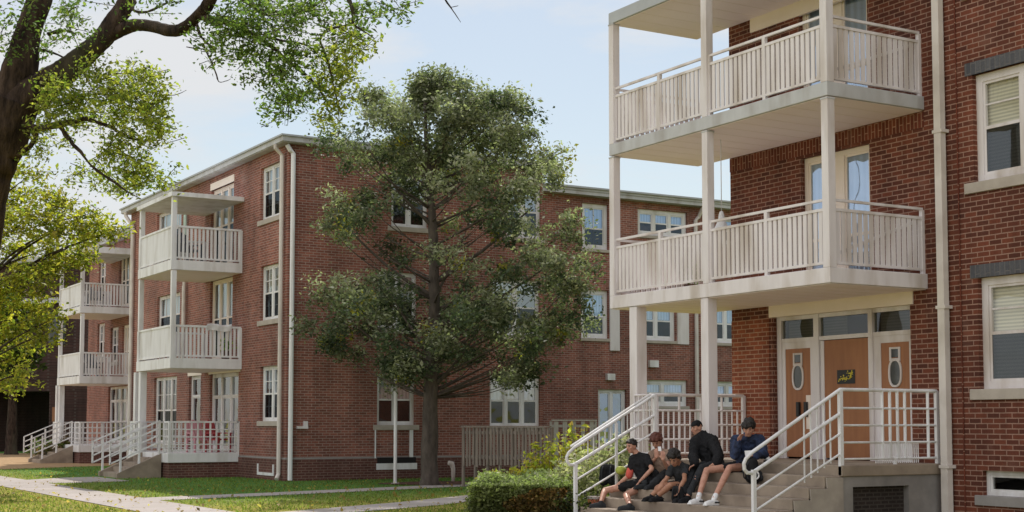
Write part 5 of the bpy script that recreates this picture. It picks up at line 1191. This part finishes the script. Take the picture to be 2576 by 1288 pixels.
    if hairstyle == 'beanie':
        for i in range(260):
            v = Vector((R.gauss(0, 1), R.gauss(0, 1), R.gauss(0, 1))).normalized()
            if v.z > .12 - .1 * max(0, -v.y): hb.ball(hd + u * .026 + r * v.x * .079 + f * v.y * .099 + u * v.z * .1, .017, None, 7, 5)
        hb.build('beanie', M['cloth_black'], o, remesh=.0115, smooth_it=5)
    else:
        for i in range(420):
            v = Vector((R.gauss(0, 1), R.gauss(0, 1), R.gauss(0, 1))).normalized()
            ok = v.z > .5 or (v.y < .3 and v.z > .02) or (v.y < -.1 and v.z > -.45)
            if hairstyle == 'fringe': ok = ok or (v.y > .2 and v.z > .28)
            if ok:
                big = (.026 if hairstyle == 'short' else .044) * (1 if v.z > .2 else .6)
                hb.ball(hd + u * .024 + r * v.x * (.078 if hairstyle == 'short' else .088) + f * v.y * (.098 if hairstyle == 'short' else .108) + u * v.z * (.1 + (.026 if hairstyle != 'short' else 0)) + Vector((R.uniform(-1, 1), R.uniform(-1, 1), R.uniform(-1, 1))) * (.011 if hairstyle == 'short' else .02), big * R.uniform(.4, .85), None, 6, 5)
        hb.build('hair', M[hair], o, remesh=.0085, smooth_it=1, wrinkle=.006)
    if extra: extra(o, P)
    return o
LFT = -RT; TOW = -FW
def ex1(o, P):
    m = MB(); q = vlerp(P['s2'], P['e2'], .86); m.capsule(q + (P['s2'] - P['e2']).normalized() * .05, q - (P['s2'] - P['e2']).normalized() * .04, .066, .064); m.build('sleeve_band', M['coral'], o, smooth=True)
person({'h': (1589, 1123, 14.46), 'n': (1605, 1143, 14.56), 'p': (1626, 1214, 14.62), 's2': (1592, 1154, 14.5), 's1': (1625, 1150, 14.62), 'e2': (1583, 1196, 14.42), 'w2': (1551, 1222, 14.26), 'e1': (1640, 1180, 14.56), 'w1': (1610, 1211, 14.4), 'k1': (1575, 1245, 14.16), 'a1': (1584, 1285, 13.9), 'k2': (1522, 1234, 14.12), 'a2': (1512, 1280, 13.9), 't1': (1560, 1295, 13.75), 't2': (1488, 1290, 13.75)},
       LFT * .8 + TOW * .62 - UP * .12, UP, 'person in black T-shirt and shorts with coral sleeve band, leftmost on the steps', 'skin_light', 'hair_black', 'shirt', 'cloth_black', .62, 'shorts', 'cloth_black', .55, 'cloth_char', seat=.485, extra=ex1)
person({'h': (1652, 1112, 14.9), 'n': (1656, 1132, 14.96), 'p': (1668, 1203, 15.0), 's2': (1640, 1142, 14.85), 's1': (1680, 1140, 15.05), 'e2': (1634, 1170, 14.7), 'w2': (1652, 1150, 14.66), 'e1': (1680, 1178, 14.86), 'w1': (1668, 1156, 14.68), 'k1': (1650, 1212, 14.55), 'a1': (1642, 1262, 14.5), 'k2': (1618, 1212, 14.5), 'a2': (1622, 1262, 14.45), 't1': (1622, 1268, 14.3), 't2': (1602, 1268, 14.3)},
       TOW * .8 + LFT * .4 - UP * .5, UP, 'auburn haired person in tan top looking down at a phone behind the others', 'skin_light', 'hair_red', 'shirt', 'cloth_tan', .5, 'trousers', 'cloth_char', 1.9, 'cloth_char', seat=.647, hairstyle='curly', hand_n={'d1': UP, '1': TOW, 'd2': UP, '2': TOW})
person({'h': (1697, 1155, 14.36), 'n': (1709, 1166, 14.5), 'p': (1728, 1216, 14.68), 's2': (1690, 1180, 14.42), 's1': (1722, 1176, 14.58), 'e2': (1676, 1206, 14.3), 'w2': (1663, 1217, 14.2), 'e1': (1722, 1207, 14.36), 'w1': (1709, 1228, 14.2), 'k1': (1686, 1221, 14.2), 'a1': (1657, 1260, 14.12), 'k2': (1666, 1224, 14.2), 'a2': (1640, 1262, 14.08), 't1': (1638, 1268, 13.95), 't2': (1620, 1268, 13.9)},
       TOW * .75 + LFT * .5 - UP * .5, UP, 'dark haired person in charcoal T-shirt bending forward with one arm reaching down', 'skin_tan', 'hair_black', 'shirt', 'cloth_char', .5, 'shorts', 'cloth_black', .6, 'cloth_black', seat=.485, hairstyle='curly', hand_n={'d1': -UP + LFT * .3, '1': RT, 'd2': LFT - UP * .5, '2': UP})
def ex4(o, P):
    m = MB(); m.box(0, 0, 0, 0, 0, 0)
person({'h': (1753, 1077, 15.06), 'n': (1767, 1096, 15.12), 'p': (1795, 1172, 15.2), 's2': (1749, 1112, 14.98), 's1': (1792, 1108, 15.2), 'e2': (1744, 1148, 14.86), 'w2': (1748, 1168, 14.66), 'e1': (1808, 1146, 15.06), 'w1': (1803, 1164, 14.86), 'k1': (1766, 1178, 14.74), 'a1': (1730, 1246, 14.3), 'k2': (1742, 1182, 14.72), 'a2': (1716, 1248, 14.28), 't1': (1708, 1256, 14.1), 't2': (1694, 1258, 14.08)},
       LFT * .85 + TOW * .5 - UP * .08, UP, 'person in black beanie and loose black jacket on the step beside the column', 'skin_light', 'hair_black', 'jacket', 'cloth_black', 1.9, 'trousers', 'cloth_char', 1.9, 'cloth_black', seat=.808, hairstyle='beanie', bulk=.022, hand_n={'d1': LFT * .6 - UP * .5, '1': TOW, 'd2': LFT * .5 - UP * .3, '2': UP})
person({'h': (1883, 1080, 15.0), 'n': (1881, 1099, 15.08), 'p': (1874, 1170, 15.2), 's2': (1850, 1108, 14.98), 's1': (1911, 1106, 15.22), 'e2': (1848, 1146, 14.8), 'w2': (1858, 1112, 14.86), 'e1': (1922, 1142, 15.1), 'w1': (1896, 1146, 14.88), 'k1': (1835, 1177, 14.68), 'a1': (1796, 1256, 14.2), 'k2': (1778, 1183, 14.6), 'a2': (1757, 1251, 14.22), 't1': (1770, 1279, 13.98), 't2': (1731, 1276, 14.0)},
       TOW * .95 + LFT * .25 - UP * .22, UP, 'bare legged person in blue jacket and white sneakers resting cheek on hand', 'skin_light', 'hair_black', 'jacket', 'cloth_navy', 1.85, 'shorts', 'cloth_black', .45, 'shoe_white', seat=.808, hairstyle='fringe', bulk=.01, hand_n={'d2': UP + RT * .35, '2': LFT + FW, 'd1': LFT, '1': UP})

# ------------------------------------------------------------------ things lying on the steps
def backpack(loc, rz, s, mat, label):
    o = thing('backpack', loc, label, 'backpack', 'black bags on the entrance steps'); L = Vector(loc)
    T = lambda x, y, z: L + Vector((x * math.cos(rz) - y * math.sin(rz), x * math.sin(rz) + y * math.cos(rz), z)) * s
    m = MB()
    for sx in (-.1, .1): m.capsule(T(sx, 0, .1), T(sx * .8, .02, .34), .1 * s, .085 * s, 12)
    m.capsule(T(-.08, .02, .36), T(.08, .02, .36), .08 * s, .08 * s, 12); m.build('bag', M[mat], o, remesh=.014, smooth_it=3)
    m = MB(); m.capsule(T(-.07, -.1, .1), T(.07, -.1, .1), .06 * s, .06 * s, 10); m.capsule(T(-.06, -.09, .17), T(.06, -.09, .17), .055 * s, .055 * s, 10); m.build('front_pocket', M['cloth_char'], o, remesh=.012)
    m = MB(); m.tube([T(-.04, .03, .43), T(-.03, .03, .48), T(.03, .03, .48), T(.04, .03, .43)], .009 * s, 6); m.build('handle', M['cloth_char'], o, smooth=True)
    for sx in (-.08, .08): m = MB(); m.tube([T(sx, .08, .4), T(sx * 1.1, .15, .28), T(sx * 1.2, .12, .1), T(sx * 1.2, .07, .06)], .014 * s, 6); m.build('strap', M['cloth_char'], o, smooth=True)
    return o
q = atX(1535, 1200, 14.62); backpack((14.58, q.y, .485), 2.2, .9, 'cloth_black', 'black backpack leaning by the cream shrub left of the leftmost person')
q = atX(1896, 1205, 15.0); bpk = backpack((14.9, q.y - .1, .647), 1.2, .95, 'cloth_black', 'black backpack with white ring emblem beside the bare legged person')
backpack((14.22, atX(1706, 1248, 14.22).y, .323), 1.9, .62, 'cloth_black', 'small black bag on a low step between the bending person and the white sneakers')
EC = Vector((14.9, atX(1896, 1205, 15.0).y - .1, .79)) + TOW * .235; m = MB()
oo = []
for k in range(14):
    a = k / 14 * 6.283; oo.append(EC + RT * .055 * math.cos(a) + UP * .062 * math.sin(a))
m.tube(oo + [oo[0]], .014, 6); m.build('emblem', M['shoe_white'], bpk, smooth=True)
q = atX(1660, 1137, 14.68); m = MB(); m.bar(q + UP * .015, q + UP * .09 + FW * .06, .055, .01, up=TOW); props(m.build('phone', M['shoe_white'], None, bevel=.004), 'white phone held by the auburn haired person', 'phone')
q = atX(1884, 1140, 14.86); m = MB(); m.bar(q - UP * .11 + RT * .01, q + UP * .04 + FW * .05, .12, .006, up=TOW); props(m.build('paper_sheet', M['shoe_white'], None), 'white sheet held in front of the blue jacket', 'paper')
def shoe_loose(loc, d, label):
    o = thing('sneaker', loc, label, 'shoe'); g = Vector(loc) + UP * .06; d = d.normalized(); m = MB()
    m.capsule(g - d * .05, g + d * .06, .04, .043); m.capsule(g + d * .06, g + d * .15 - UP * .015, .043, .034); m.capsule(g - d * .05 + UP * .04, g - d * .02 + UP * .03, .035, .035); m.build('upper', M['shoe_white'], o, remesh=.01)
    m = MB(); m.bar(g - d * .1 - UP * .045, g + d * .18 - UP * .045, .088, .026); m.build('sole', M['cloth_black'], o)
shoe_loose((15.5, atX(1930, 1165, 15.5).y, .97), TOW, 'white sneaker with black sole lying on the landing behind the handrail loop')
m = MB(); cx, cy_ = 13.92, atX(1494, 1270, 13.92).y
m.tube([(cx, cy_, .163), (cx, cy_, .3)], [.085, .11], 18); pt = m.build('pot', M['terracotta'] if 'terracotta' in M else pm('terracotta', (.5, .15, .075), (.42, .12, .06), 5, .8), None, smooth=False); pt.name = 'flower_pot'
m = MB(); m.tube([(cx, cy_, .3), (cx, cy_, .345)], [.12, .124], 18); m.build('rim', M['path'], pt); props(pt, 'orange red terracotta pot with pale rim at the end of a low step', 'pot')
q = atX(1562, 1198, 14.5); m = MB(); m.ball((14.5, q.y, .66 + .12), (.1, .1, .075), None, 14, 8)
props(m.build('lime_cap', pm('lime_cloth', (.42, .48, .09), (.34, .4, .07), 9, .8), None, smooth=True), 'lime green cap resting on the bag between backpack and black T-shirt', 'cap')
